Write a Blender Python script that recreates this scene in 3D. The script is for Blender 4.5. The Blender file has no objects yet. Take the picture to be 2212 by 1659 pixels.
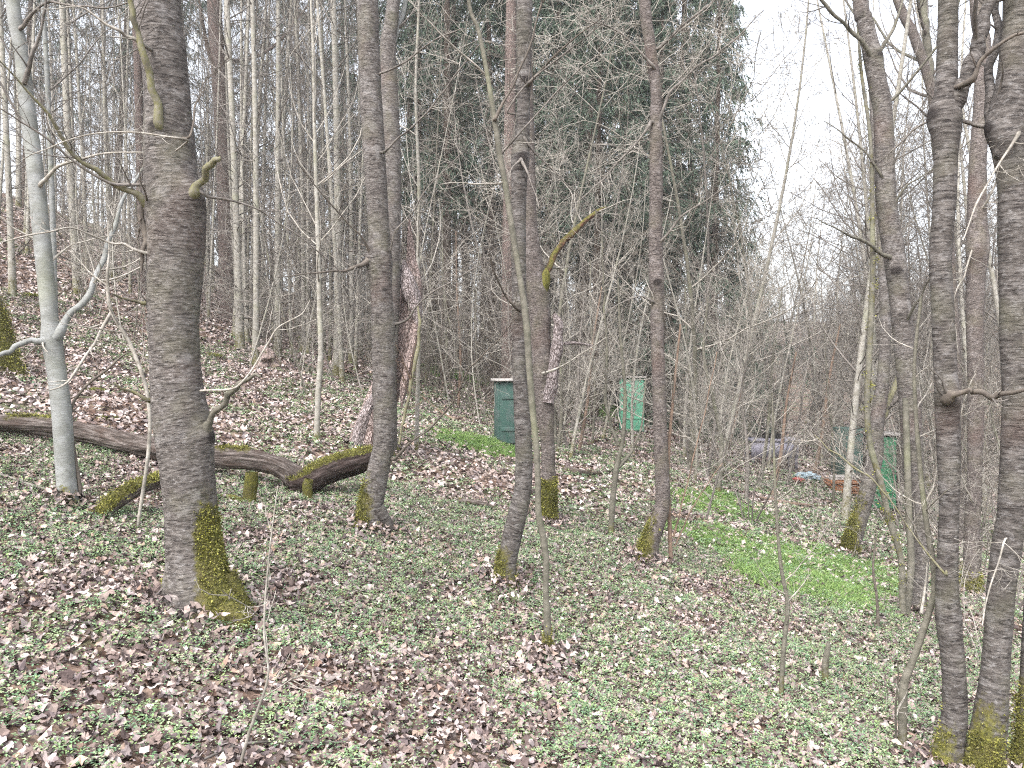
import bpy, math, numpy as np
rng = np.random.default_rng(11)
sc = bpy.context.scene
COL = sc.collection
# ------------------------------------------------------------------ camera
F, CU, CV, HZ = 1703.0, 1106.0, 829.5, 800.0
PITCH = math.atan((CV - HZ) / F)
EYE = np.array([0.0, 0.0, 1.65])
cam = bpy.data.cameras.new('camera'); camo = bpy.data.objects.new('camera', cam); COL.objects.link(camo)
camo.location = EYE; camo.rotation_euler = (math.pi / 2 - PITCH, 0, 0)
cam.sensor_width = 36; cam.lens = 36 * F / 2212; cam.clip_start = 0.05; cam.clip_end = 2000
sc.camera = camo
# ------------------------------------------------------------------ world, overcast light, exposure
SUN_EL, SUN_AZ = math.radians(52), math.radians(-150)
world = bpy.data.worlds.new('World'); sc.world = world; world.use_nodes = True
wt = world.node_tree; wt.nodes.clear()
wo = wt.nodes.new('ShaderNodeOutputWorld'); wb = wt.nodes.new('ShaderNodeBackground')
sk = wt.nodes.new('ShaderNodeTexSky'); sk.sky_type = 'NISHITA'; sk.sun_disc = False
sk.sun_elevation = SUN_EL; sk.sun_rotation = SUN_AZ; sk.dust_density = 4.0; sk.air_density = 1.0
hs = wt.nodes.new('ShaderNodeHueSaturation'); hs.inputs['Saturation'].default_value = 0.30
wt.links.new(sk.outputs[0], hs.inputs['Color']); wt.links.new(hs.outputs[0], wb.inputs[0])
wb.inputs[1].default_value = 0.15
wt.links.new(wb.outputs[0], wo.inputs[0])
sl = bpy.data.lights.new('sun', 'SUN'); slo = bpy.data.objects.new('sun', sl); COL.objects.link(slo)
sl.energy = 0.9; sl.angle = math.radians(40); sl.color = (1.0, 0.985, 0.99)
slo.rotation_euler = (math.pi / 2 - SUN_EL, 0, math.pi - SUN_AZ)
slo.location = (0, 0, 40)
sc.view_settings.view_transform = 'Standard'; sc.view_settings.look = 'None'
sc.view_settings.gamma = 1; sc.view_settings.exposure = 2.05
sc.render.engine = 'CYCLES'
sc.cycles.max_bounces = 5; sc.cycles.diffuse_bounces = 3; sc.cycles.glossy_bounces = 1
sc.cycles.transmission_bounces = 2; sc.cycles.transparent_max_bounces = 4
sc.cycles.use_denoising = False; sc.cycles.filter_width = 1.15; sc.cycles.sample_clamp_indirect = 3
sc.cycles.caustics_reflective = False; sc.cycles.caustics_refractive = False

# ------------------------------------------------------------------ numpy helpers
def hsh(*a):
    v = np.zeros(np.broadcast(*a).shape)
    for k, q in zip((127.1, 311.7, 74.7), a): v = v + q * k
    return np.mod(np.sin(v) * 43758.5453, 1.0)
def n2(x, y):
    xi, yi = np.floor(x), np.floor(y); fx, fy = x - xi, y - yi
    fx, fy = fx * fx * (3 - 2 * fx), fy * fy * (3 - 2 * fy)
    a, b, c, d = hsh(xi, yi), hsh(xi + 1, yi), hsh(xi, yi + 1), hsh(xi + 1, yi + 1)
    return (a * (1 - fx) + b * fx) * (1 - fy) + (c * (1 - fx) + d * fx) * fy
def fbm(x, y, o=3):
    s, w = 0, 0.5
    for k in range(o): s = s + w * n2(x * 2 ** k + 17 * k, y * 2 ** k - 9 * k); w *= .5
    return s / (1 - .5 ** o)
def n3(p):
    i = np.floor(p); f = p - i; f = f * f * (3 - 2 * f); s = 0
    for dx in (0, 1):
        for dy in (0, 1):
            for dz in (0, 1):
                w = (f[..., 0] if dx else 1 - f[..., 0]) * (f[..., 1] if dy else 1 - f[..., 1]) * (f[..., 2] if dz else 1 - f[..., 2])
                s = s + w * hsh(i[..., 0] + dx, i[..., 1] + dy, i[..., 2] + dz)
    return s
def nrm(v): return v / np.maximum(np.linalg.norm(v, axis=-1, keepdims=True), 1e-9)
def sst(a, b, x):
    t = np.clip((x - a) / (b - a), 0, 1); return t * t * (3 - 2 * t)

def T(x, y):
    """height of the hillside: up to the left, down to the right, rising gently away"""
    x = np.asarray(x, float); y = np.asarray(y, float)
    lat = -0.22 * np.where(x > 9, 9 + 4 * np.tanh((x - 9) / 6), np.where(x < -60, -60, x))
    z = lat + 0.045 * np.clip(y - 5, 0, 40)
    z = z + np.minimum(0.0145 * np.clip(-x - 5, 0, 22) ** 2, 9.0)
    z = z - 0.5 * np.clip(z - 7.5, 0, None)
    z = z + 14 * sst(60, 190, y) * sst(-10, 60, x)
    b = (fbm(x * .45, y * .45, 3) - .5) * .28 + (fbm(x * 2.1 + 5, y * 2.1, 3) - .5) * .09
    return z + b
def W(u, v, d):
    cx, cy = (u - CU) / F, -(v - CV) / F
    fw = np.array([0, math.cos(PITCH), -math.sin(PITCH)]); up = np.array([0, math.sin(PITCH), math.cos(PITCH)])
    return EYE + d * (fw + np.array([1., 0, 0]) * cx + up * cy)
def G(u, v):
    """distance at which the sight line through (u, v) meets the ground"""
    d = np.arange(1.5, 90, .02)
    cx, cy = (u - CU) / F, -(v - CV) / F
    y = d * (math.cos(PITCH) + cy * math.sin(PITCH)); z = 1.65 + d * (-math.sin(PITCH) + cy * math.cos(PITCH))
    k = np.nonzero(z < T(d * cx, y))[0]
    return float(d[k[0]]) if len(k) else 60.0

def tubes(P, R, S=4):
    P = np.asarray(P, float); R = np.asarray(R, float); N, K, _ = P.shape
    t = nrm(np.gradient(P, axis=1))
    ref = np.where(np.abs(t[:, 0, 2:3]) > .8, np.array([[1., 0, 0]]), np.array([[0, 0, 1.]]))
    n = nrm(np.cross(t[:, 0], ref)); Ns = []
    for k in range(K):
        n = nrm(n - t[:, k] * np.sum(n * t[:, k], -1, keepdims=True)); Ns.append(n)
    n = np.stack(Ns, 1); b = np.cross(t, n)
    a = np.arange(S) * 2 * math.pi / S
    V = P[:, :, None] + R[:, :, None, None] * (n[:, :, None] * np.cos(a)[:, None] + b[:, :, None] * np.sin(a)[:, None])
    s = np.concatenate([np.zeros((N, 1)), np.cumsum(np.linalg.norm(np.diff(P, axis=1), axis=-1), 1)], 1)
    bc = np.stack(np.broadcast_arrays(np.cos(a) * R[:, :, None], np.sin(a) * R[:, :, None], s[:, :, None]), -1)
    i = (np.arange(N)[:, None, None] * K + np.arange(K - 1)[None, :, None]) * S
    j = np.arange(S)[None, None]; j2 = (j + 1) % S
    Q = np.stack(np.broadcast_arrays(i + j, i + j2, i + S + j2, i + S + j), -1).reshape(-1, 4)
    return V.reshape(-1, 3), Q, bc.reshape(-1, 3)

class MB:
    def __init__(s): s.v, s.f, s.bc, s.col, s.ms, s.n, s.mi = [], [], [], [], [], 0, []
    def add(s, V, Q, bc=None, col=None, moss=None, m=0):
        V = np.asarray(V, float).reshape(-1, 3); Q = np.asarray(Q)
        s.v.append(V); s.f.append(Q + s.n); k = len(V); s.n += k
        s.bc.append(np.zeros((k, 3)) if bc is None else bc)
        c = np.zeros((k, 3)) if col is None else np.broadcast_to(np.asarray(col, float), (k, 3)); s.col.append(c)
        s.ms.append(np.zeros(k) if moss is None else np.broadcast_to(moss, (k,))); s.mi.append(np.full(len(Q), m))
    def tubes(s, P, R, S=4, **k): V, Q, bc = tubes(P, R, S); s.add(V, Q, bc, **k)
    def box(s, c, h, rz=0, m=0, col=None):
        c = np.asarray(c, float); g = np.array([[x, y, z] for z in (-1, 1) for y in (-1, 1) for x in (-1, 1)]) * np.asarray(h, float)
        cs, sn = math.cos(rz), math.sin(rz); g = np.stack([g[:, 0] * cs - g[:, 1] * sn, g[:, 0] * sn + g[:, 1] * cs, g[:, 2]], 1)
        s.add(g + c, np.array([[0, 2, 3, 1], [4, 5, 7, 6], [0, 1, 5, 4], [2, 6, 7, 3], [0, 4, 6, 2], [1, 3, 7, 5]]), m=m, col=col)
    def build(s, name, mats, parent=None, off=None, smooth=True, bevel=0):
        V = np.concatenate(s.v); off = np.zeros(3) if off is None else np.asarray(off, float)
        if parent is None and off.any(): loc = off
        else: loc = np.zeros(3)
        V = V - off
        me = bpy.data.meshes.new(name); me.vertices.add(len(V)); me.vertices.foreach_set('co', V.astype(np.float32).ravel())
        lv = np.concatenate([f.ravel() for f in s.f]); tot = np.concatenate([np.full(len(f), f.shape[1]) for f in s.f])
        st = np.concatenate([[0], np.cumsum(tot)[:-1]])
        me.loops.add(len(lv)); me.loops.foreach_set('vertex_index', lv.astype(np.int32))
        me.polygons.add(len(tot)); me.polygons.foreach_set('loop_start', st.astype(np.int32)); me.polygons.foreach_set('loop_total', tot.astype(np.int32))
        me.polygons.foreach_set('use_smooth', np.full(len(tot), smooth))
        me.polygons.foreach_set('material_index', np.concatenate(s.mi).astype(np.int32))
        for nm, arr, ty in (('bc', s.bc, 'FLOAT_VECTOR'), ('tint', s.col, 'FLOAT_VECTOR'), ('moss', s.ms, 'FLOAT')):
            A = np.concatenate(arr)
            if A.any():
                at = me.attributes.new(nm, ty, 'POINT'); at.data.foreach_set('vector' if ty != 'FLOAT' else 'value', A.astype(np.float32).ravel())
        me.update(calc_edges=True)
        for m in (mats if isinstance(mats, (list, tuple)) else [mats]): me.materials.append(m)
        o = bpy.data.objects.new(name, me); COL.objects.link(o); o.location = loc
        if parent is not None: o.parent = parent
        if bevel:
            b = o.modifiers.new('bevel', 'BEVEL'); b.width = bevel; b.segments = 2; b.limit_method = 'ANGLE'
        return o

def tag(o, label=None, cat=None, group=None, kind=None):
    for k, v in (('label', label), ('category', cat), ('group', group), ('kind', kind)):
        if v: o[k] = v
    return o
def empty(name, loc, label, cat, group=None, rz=0, s=1):
    o = bpy.data.objects.new(name, None); COL.objects.link(o); o.location = loc; o.rotation_euler = (0, 0, rz); o.scale = (s, s, s)
    o.empty_display_size = .2
    return tag(o, label, cat, group)
def dup(root, loc, rz, s, label, group=None, lean=(0, 0)):
    c = root.copy(); COL.objects.link(c); c.location = loc; c.rotation_euler = (lean[0], lean[1], rz)
    c.scale = (s, s, s) if np.isscalar(s) else s
    c['label'] = label
    if group: c['group'] = group
    for ch in list(root.children):
        q = ch.copy(); COL.objects.link(q); q.parent = c
    return c

def grow(P, R, n, tr=(.2, 1), ang=(35, 70), ln=(.3, .6), up=.12, wig=.12, K=6, rr=.6, fall=.5, rmin=.0012, tip=.25):
    P = np.asarray(P, float); R = np.asarray(R, float); N, K0, _ = P.shape
    t = rng.uniform(tr[0], tr[1], (N, n)); L = np.linalg.norm(np.diff(P, axis=1), axis=-1).sum(1)
    x = t * (K0 - 1.001); i = x.astype(int); f = (x - i)[..., None]; a = np.arange(N)[:, None]
    B = P[a, i] * (1 - f) + P[a, i + 1] * f; tn = nrm(P[a, i + 1] - P[a, i]); r = R[a, i] * (1 - f[..., 0]) + R[a, i + 1] * f[..., 0]
    pr = rng.normal(size=tn.shape); pr = nrm(pr - tn * np.sum(pr * tn, -1, keepdims=True))
    an = np.radians(rng.uniform(ang[0], ang[1], (N, n)))[..., None]
    d = np.cos(an) * tn + np.sin(an) * pr
    le = L[:, None] * rng.uniform(ln[0], ln[1], (N, n)) * (1 - fall * t)
    B = B.reshape(-1, 3); d = d.reshape(-1, 3); le = le.reshape(-1, 1); r0 = np.maximum(r.reshape(-1) * rr * rng.uniform(.6, 1, N * n), rmin)
    out = [B]; st = le / (K - 1)
    for k in range(K - 1):
        out.append(out[-1] + d * st)
        d = nrm(d + np.array([0, 0, up]) + rng.normal(size=d.shape) * wig)
    tt = np.linspace(1, tip, K)[None]
    return np.stack(out, 1), np.maximum(r0[:, None] * tt, rmin * .8)

def spline(pts, ds):
    """Catmull-Rom through (x, y, z, r) knots, resampled about every ds metres"""
    p = np.asarray(pts, float); p = np.vstack([2 * p[0] - p[1], p, 2 * p[-1] - p[-2]]); out = []
    for i in range(1, len(p) - 2):
        m = max(2, int(np.linalg.norm(p[i + 1, :3] - p[i, :3]) / ds)); t = np.linspace(0, 1, m, endpoint=False)[:, None]
        a, b, c, d = p[i - 1:i + 3]
        out.append(.5 * (2 * b + (c - a) * t + (2 * a - 5 * b + 4 * c - d) * t ** 2 + (3 * b - a - 3 * c + d) * t ** 3))
    out.append(p[-2][None]); q = np.vstack(out); q[:, 3] = np.maximum(q[:, 3], .0008); return q
def px(pts, d, dd=0.):
    """(u, v, width) knots at distance d (drifting by dd) -> (x, y, z, r)"""
    L = [0.] + list(np.cumsum([math.hypot(pts[k + 1][0] - pts[k][0], pts[k + 1][1] - pts[k][1]) for k in range(len(pts) - 1)])); L = np.array(L) / max(L[-1], 1e-6)
    return [list(W(p[0], p[1], d + dd * l)) + [p[2] / 2 / F * d] for p, l in zip(pts, L)]
def rod(mb, pts, ds=.05, S=8, rough=.06, moss=None, lump=.03, **k):
    q = spline(pts, ds); jitter = (n3(np.stack([q[:, 0] * 9, q[:, 1] * 9, q[:, 2] * 9], 1)) - .5)
    P = q[None, :, :3]; R = q[None, :, 3] * (1 + rough * 2 * jitter[None])
    V, Q, bc = tubes(P, R, S)
    ax = np.repeat(P[0], S, 0); n = V - ax
    V = ax + n * (1 + lump * 2 * (n3(V * 14) - .5))[:, None]
    mb.add(V, Q, bc, moss=moss(V, nrm(n)) if callable(moss) else moss, **k)
    return q

# ------------------------------------------------------------------ materials
class NT:
    def __init__(s, name, rough=.9, spec=.2):
        s.m = bpy.data.materials.new(name); s.m.use_nodes = True; s.t = s.m.node_tree; s.b = s.t.nodes['Principled BSDF']
        s.b.inputs['Roughness'].default_value = rough; s.b.inputs['Specular IOR Level'].default_value = spec
    def n(s, ty, **k):
        o = s.t.nodes.new('ShaderNode' + ty)
        for a, b in k.items():
            if a[0] == '_': s.put(o.inputs[a[1:].replace('_', ' ')], b)
            else: setattr(o, a, b)
        return o
    def put(s, i, v):
        if isinstance(v, bpy.types.NodeSocket): s.t.links.new(v, i)
        else: i.default_value = v
    def attr(s, nm, vec=True): o = s.n('Attribute', attribute_name=nm); return o.outputs['Vector' if vec else 'Fac']
    def obj(s): return s.n('TexCoord').outputs['Object']
    def geo(s): return s.n('NewGeometry').outputs['Position']
    def sc(s, v, k): o = s.n('VectorMath', operation='MULTIPLY'); s.put(o.inputs[0], v); o.inputs[1].default_value = k; return o.outputs[0]
    def noise(s, v, scale, det=4, rough=.6, dist=0): return s.n('TexNoise', _Vector=v, _Scale=scale, _Detail=det, _Roughness=rough, _Distortion=dist).outputs['Fac']
    def rng(s, f, a, b, c=0., d=1.): o = s.n('MapRange', _From_Min=a, _From_Max=b, _To_Min=c, _To_Max=d); s.put(o.inputs['Value'], f); return o.outputs[0]
    def ramp(s, f, st):
        o = s.n('ValToRGB'); s.put(o.inputs[0], f); e = o.color_ramp.elements
        while len(e) < len(st): e.new(.5)
        for k, (p, c) in enumerate(st): e[k].position = p; e[k].color = (*c, 1)
        return o.outputs[0]
    def mix(s, f, a, b, mode='MIX'):
        o = s.n('Mix', data_type='RGBA', blend_type=mode); s.put(o.inputs[0], f)
        for i, c in ((6, a), (7, b)): s.put(o.inputs[i], (*c, 1) if isinstance(c, tuple) else c)
        return o.outputs[2]
    def math(s, op, a, b=0.): o = s.n('Math', operation=op); s.put(o.inputs[0], a); s.put(o.inputs[1], b); return o.outputs[0]
    def out(s, col, bump=None, dist=.01, st=.6):
        s.put(s.b.inputs['Base Color'], (*col, 1) if isinstance(col, tuple) else col)
        if bump is not None: s.put(s.b.inputs['Normal'], s.n('Bump', _Height=bump, _Distance=dist, _Strength=st).outputs[0])
        return s.m
MOSS_A, MOSS_B = (.028, .030, .012), (.165, .155, .035)
def mossed(t, col, bump, v, scale=30):
    mo = t.attr('moss', False); nz = t.noise(v, scale, 5, .7); big = t.noise(v, 6, 3, .6)
    f = t.math('MULTIPLY', t.rng(t.math('ADD', mo, t.math('ADD', t.math('MULTIPLY', nz, 1.5), t.math('MULTIPLY', big, 1.5))), 1.85, 2.2), t.rng(mo, .04, .2))
    mc = t.mix(t.rng(t.noise(v, 55, 4, .7), .3, .7), MOSS_A, MOSS_B)
    mc = t.mix(t.rng(big, .42, .6, 0, .6), mc, (.075, .06, .028))
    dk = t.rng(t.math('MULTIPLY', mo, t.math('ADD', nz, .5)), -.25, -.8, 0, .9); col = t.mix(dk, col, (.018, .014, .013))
    return t.mix(f, col, mc), t.mix(f, bump, t.noise(v, 120, 3, .7))
def bark_cherry(name, tint=(1, 1, 1), k=1.0):
    t = NT(name, .85, .25); v = t.attr('bc'); vs = t.sc(v, (1, 1, 4.5)); vl = t.sc(v, (1, 1, 7))
    a = t.noise(vs, 17 * k, 8, .74); l = t.noise(vl, 15 * k, 5, .62); fl = t.noise(t.sc(v, (1, 1, 2.2)), 36 * k, 5, .7); lo = t.noise(v, 3.2, 3, .55)
    c = t.ramp(a, [(.32, (.026, .022, .020)), (.45, (.088, .077, .070)), (.56, (.155, .139, .128)), (.70, (.27, .25, .235))])
    c = t.mix(t.rng(fl, .54, .66, 0, .55), c, (.38, .365, .36)); c = t.mix(t.rng(fl, .45, .36, 0, .4), c, (.05, .042, .04))
    c = t.mix(t.math('MULTIPLY', t.rng(l, .56, .64, 0, .9), t.rng(t.noise(v, 7, 3, .6), .35, .6)), c, (.03, .024, .023)); pt = t.noise(t.sc(v, (1, 1, 1.4)), 8 * k, 4, .65)
    c = t.mix(t.rng(pt, .55, .68, 0, .55), c, (.30, .285, .28)); c = t.mix(t.rng(pt, .44, .30, 0, .55), c, (.065, .055, .052))
    c = t.mix(t.rng(lo, .50, .68, 0, .5), c, (.15, .145, .10))
    c = t.mix(t.rng(t.noise(v, 1.7, 2, .5), .55, .7, 0, .35), c, (.13, .08, .065))
    c = t.mix(1.0, c, tint, 'MULTIPLY')
    h = t.math('SUBTRACT', t.math('ADD', a, t.math('MULTIPLY', fl, .35)), t.math('MULTIPLY', t.rng(l, .56, .64), .6))
    c, h = mossed(t, c, h, v)
    return t.out(c, h, .012, .8)
def bark_smooth(name, c1, c2, c3, k=1.0):
    t = NT(name, .8, .25); v = t.attr('bc')
    a = t.noise(t.sc(v, (1, 1, 1.5)), 9 * k, 5, .6); b = t.noise(t.sc(v, (1, 1, 9)), 30 * k, 4, .6)
    c = t.mix(t.rng(a, .40, .60), c1, c2); c = t.mix(t.rng(b, .56, .66, 0, .75), c, c3)
    c = t.mix(t.rng(t.noise(v, 2.3, 2, .5), .5, .7, 0, .4), c, (.20, .21, .12))
    c, h = mossed(t, c, t.math('ADD', a, b), v)
    return t.out(c, h, .004, .5)
def bark_scaly(name, c1, c2, c3, k=1.0):
    t = NT(name, .9, .15); v0 = t.attr('bc'); v = t.sc(v0, (1, 1, .4)); dn = t.n('TexNoise', _Vector=v, _Scale=14 * k, _Detail=4.0); vv = t.n('VectorMath', operation='MULTIPLY_ADD'); t.put(vv.inputs[0], dn.outputs['Color']); vv.inputs[1].default_value = (.06, .06, .06); t.put(vv.inputs[2], v); vo = t.n('TexVoronoi', feature='DISTANCE_TO_EDGE', _Vector=vv.outputs[0], _Scale=38 * k)
    n = t.noise(v, 26 * k, 6, .75); e = t.math('MULTIPLY', t.rng(vo.outputs[0], 0, .16), t.rng(n, .32, .5))
    c = t.mix(t.rng(n, .35, .65), c1, c2); c = t.mix(e, c3, c); c, h = mossed(t, c, t.math('ADD', e, n), v)
    return t.out(c, h, .012, .8)
def twigmat(name, c1, c2, k=12):
    t = NT(name, .75, .25); n = t.noise(t.geo(), k * 2.2, 6, .7); n2_ = t.noise(t.geo(), k * .5, 3, .6); c = t.mix(t.rng(n, .38, .62), c1, c2); c = t.mix(t.rng(n2_, .52, .62, 0, .6), c, tuple(x * .45 for x in c2)); return t.out(c, n, .003, .6)
def flat(name, c, rough=.6, spec=.3, c2=None, k=14, st=0):
    t = NT(name, rough, spec); n = t.noise(t.obj(), k, 6, .7)
    return t.out(t.mix(t.rng(n, .45, .62, 0, .7), c, c2 or tuple(x * .75 for x in c)), n if st else None, .004, st or .1)
def tinted(name, rough=.85, spec=.2, trans=0, bumpk=0):
    t = NT(name, rough, spec); a = t.attr('tint'); n = t.noise(t.geo(), 60, 3, .6)
    c = t.mix(t.rng(n, .3, .7, 0, .45), a, t.mix(1.0, a, (.55, .5, .48), 'MULTIPLY'))
    return t.out(c, n if bumpk else None, .003, .4)
M = dict(
    cherry=bark_cherry('cherry_bark', (.82, .81, .80)), cherry_dark=bark_cherry('cherry_bark_dark', (.66, .655, .65), .72), cherry_red=bark_cherry('cherry_bark_reddish', (.84, .79, .775), 1.5),
    maple=bark_smooth('pale_maple_bark', (.235, .24, .235), (.165, .168, .155), (.095, .092, .08)),
    pole=bark_smooth('grey_pole_bark', (.30, .285, .255), (.20, .185, .155), (.10, .09, .075), 1.6),
    ash=bark_smooth('olive_grey_bark', (.14, .13, .105), (.085, .08, .062), (.042, .036, .029), 1.8),
    pine=bark_scaly('pine_bark', (.22, .165, .145), (.155, .12, .108), (.06, .048, .043)),
    spruce=bark_scaly('spruce_bark', (.15, .115, .09), (.10, .08, .065), (.04, .03, .025)),
    rotten=bark_scaly('rotten_wood', (.17, .085, .06), (.10, .05, .035), (.035, .02, .015), .8),
    deadbark=bark_scaly('flaking_bark', (.42, .37, .365), (.25, .21, .205), (.05, .035, .03), 1.2),
    twig=twigmat('pale_twigs', (.36, .335, .30), (.20, .18, .15)), twigg=twigmat('grey_twigs', (.19, .17, .155), (.10, .088, .075)),
    twigd=twigmat('dark_twigs', (.075, .062, .053), (.13, .11, .09)), twigb=twigmat('brown_twigs', (.20, .14, .10), (.13, .09, .07)),
    mosstwig=twigmat('mossy_branch', (.125, .12, .05), (.17, .155, .12), 25),
)
def mat_log(nm='weathered_log', tn=(1, 1, 1)):
    t = NT(nm, .9, .15); v = t.attr('bc'); a = t.noise(t.sc(v, (1, 1, .12)), 60, 6, .7); b = t.noise(t.sc(v, (1, 1, .5)), 9, 5, .65)
    c = t.ramp(a, [(.32, (.020, .016, .014)), (.48, (.075, .060, .052)), (.68, (.23, .20, .185))])
    c = t.mix(t.rng(b, .5, .66, 0, .8), c, (.065, .045, .036)); c = t.mix(1.0, c, tn, 'MULTIPLY'); h = t.math('ADD', a, b)
    c, h = mossed(t, c, h, v, 22); return t.out(c, h, .02, .9)
M['log'] = mat_log(); M['logd'] = mat_log('dark_rotten_log', (.42, .38, .38)); M['deadbark2'] = bark_scaly('split_grey_brown_wood', (.42, .35, .33), (.26, .19, .17), (.07, .048, .04), 1.1)
def mat_ground():
    t = NT('forest_floor', .95, .1); p = t.geo()
    vo = t.n('TexVoronoi', _Vector=p, _Scale=17.0); vo2 = t.n('TexVoronoi', _Vector=t.sc(p, (1, 1.3, 1)), _Scale=31.0)
    r = t.n('SeparateColor'); t.put(r.inputs[0], vo.outputs['Color']); r2 = t.n('SeparateColor'); t.put(r2.inputs[0], vo2.outputs['Color'])
    c = t.ramp(r.outputs[0], [(0, (.055, .035, .028)), (.3, (.14, .09, .07)), (.55, (.24, .165, .125)), (.8, (.36, .28, .225)), (1, (.50, .43, .37))])
    c2 = t.ramp(r2.outputs[0], [(0, (.04, .028, .024)), (.4, (.16, .11, .085)), (.75, (.30, .22, .175)), (1, (.42, .35, .30))])
    c = t.mix(t.rng(t.noise(p, 9, 3, .6), .4, .6), c, c2)
    gn = t.math('ADD', t.noise(p, .55, 4, .6), t.math('MULTIPLY', t.noise(p, 5, 4, .7), .6))
    c = t.mix(1.0, c, (.6, .57, .56), 'MULTIPLY'); c = t.mix(t.rng(gn, .84, .95, 0, .6), c, t.mix(t.noise(p, 40, 3, .7), (.05, .085, .035), (.13, .20, .09)))
    return t.out(c, t.math('ADD', vo.outputs[0], vo2.outputs[0]), .03, .7)
M['ground'] = mat_ground(); M['leaf'] = tinted('dead_leaves', .85, .15, bumpk=1); M['herb'] = tinted('green_herbs', .7, .3); M['grass'] = tinted('fresh_grass', .7, .3)
def mat_needle():
    t = NT('spruce_needles', .8, .2); n = t.noise(t.obj(), 2.5, 4, .7)
    return t.out(t.mix(t.rng(n, .35, .65), (.030, .048, .036), (.095, .125, .088)))
M['needle'] = mat_needle()

# ------------------------------------------------------------------ the ground sheet
def axis(lo, hi, n, k):
    t = np.linspace(np.arcsinh(lo / k), np.arcsinh(hi / k), n); return np.sinh(t) * k
gx = axis(-260, 320, 620, 3.0); gy = np.concatenate([axis(-30, 500, 620, 3.0)]) + 3
X, Y = np.meshgrid(gx, gy); Z = T(X, Y); nx, ny = len(gx), len(gy)
i = (np.arange(ny - 1)[:, None] * nx + np.arange(nx - 1)[None]).ravel()
g = MB(); g.add(np.stack([X, Y, Z], -1).reshape(-1, 3), np.stack([i, i + 1, i + nx + 1, i + nx], 1))
tag(g.build('ground', M['ground']), kind='structure')

# ------------------------------------------------------------------ leaf litter, herbs and grass
def wedge(r0, r1, dens, half=48):
    a = math.radians(half); n = int(dens * a * (r1 * r1 - r0 * r0))
    r = np.sqrt(rng.uniform(r0 * r0, r1 * r1, n)); th = rng.uniform(-a, a, n)
    return r * np.sin(th), r * np.cos(th)
LEAFC = (lambda A: A * .58 + A.mean(1, keepdims=True) * np.array([.57, .525, .54]))(np.array([(.33, .235, .18), (.22, .145, .11), (.12, .075, .062), (.075, .05, .045), (.44, .36, .30), (.58, .51, .45), (.28, .22, .205), (.17, .12, .115), (.38, .24, .14), (.30, .16, .09)]))
def leaves(mb, x, y, size, outline, lift=.02, tilt=.45, pc=None, dark=1.0):
    n = len(x); K = len(outline); o = np.array(outline)
    z = T(x, y); e = .05; nx_ = (T(x + e, y) - z) / e; ny_ = (T(x, y + e) - z) / e
    up = nrm(np.stack([-nx_, -ny_, np.ones(n)], 1) + rng.normal(size=(n, 3)) * tilt * np.array([1, 1, .3]))
    up[:, 2] = np.abs(up[:, 2]) + .1; up = nrm(up)
    a = nrm(np.cross(up, rng.normal(size=(n, 3)))); b = np.cross(up, a)
    s = (size * rng.uniform(.6, 1.3, n))[:, None, None]
    curl = rng.normal(0, .5, (n, 1)); curl2 = rng.normal(0, .45, (n, 1))
    hx, hy = o[None, :, 0], o[None, :, 1]; h = curl * hx * hx + curl2 * hy * hy + rng.normal(0, .13, (n, K))
    V = np.stack([x, y, z + lift * rng.uniform(.1, 1.2, n)], 1)[:, None] + s * (hx[..., None] * a[:, None] + hy[..., None] * b[:, None] + h[..., None] * up[:, None])
    c = LEAFC[rng.choice(len(LEAFC), n, p=pc)] * np.exp(rng.normal(-.10, .25, (n, 1))) * dark
    f = (np.arange(n)[:, None, None] * K + np.array([[0, k, k + 1] for k in range(1, K - 1)] + [[0, K - 1, 1]])[None]).reshape(-1, 3)
    mb.add(V.reshape(-1, 3), f, col=np.repeat(c, K, 0))
def star(t, L): return [(0, 0)] + [(math.cos(a) * r, math.sin(a) * r) for a, r in zip(t, L)]
MAPLE = star(np.radians([-90, -55, -25, -5, 18, 40, 60, 75, 90, 105, 120, 140, 162, 185, 205, 235]), [.45, .75, .62, .92, .68, .72, .95, .72, 1.0, .75, .95, .70, .66, .9, .62, .75])
OVAL = star(np.radians([0, 45, 90, 135, 180, 225, 270, 315]), [.95, .55, .42, .5, 1.0, .5, .42, .55])
CRUMP = star(np.radians([0, 60, 120, 180, 240, 300]), [.8, .55, .7, .85, .5, .7])
P0 = [.19, .19, .15, .06, .10, .02, .14, .10, .03, .02]; P1 = [.22, .14, .08, .04, .19, .05, .17, .06, .04, .01]
mb = MB()
x, y = wedge(.9, 9, 150); leaves(mb, x, y, .032, MAPLE, .03, .40, P0)
x, y = wedge(.9, 9, 560); leaves(mb, x, y, .031, OVAL, .022, .38, P0)
x, y = wedge(.9, 9, 1100); leaves(mb, x, y, .019, CRUMP, .035, .6, P0)
x, y = wedge(9, 20, 330); leaves(mb, x, y, .042, CRUMP, .04, .45, P1)
x, y = wedge(20, 45, 75); leaves(mb, x, y, .07, CRUMP, .05, .4, P1)
LITTER = mb

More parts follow.
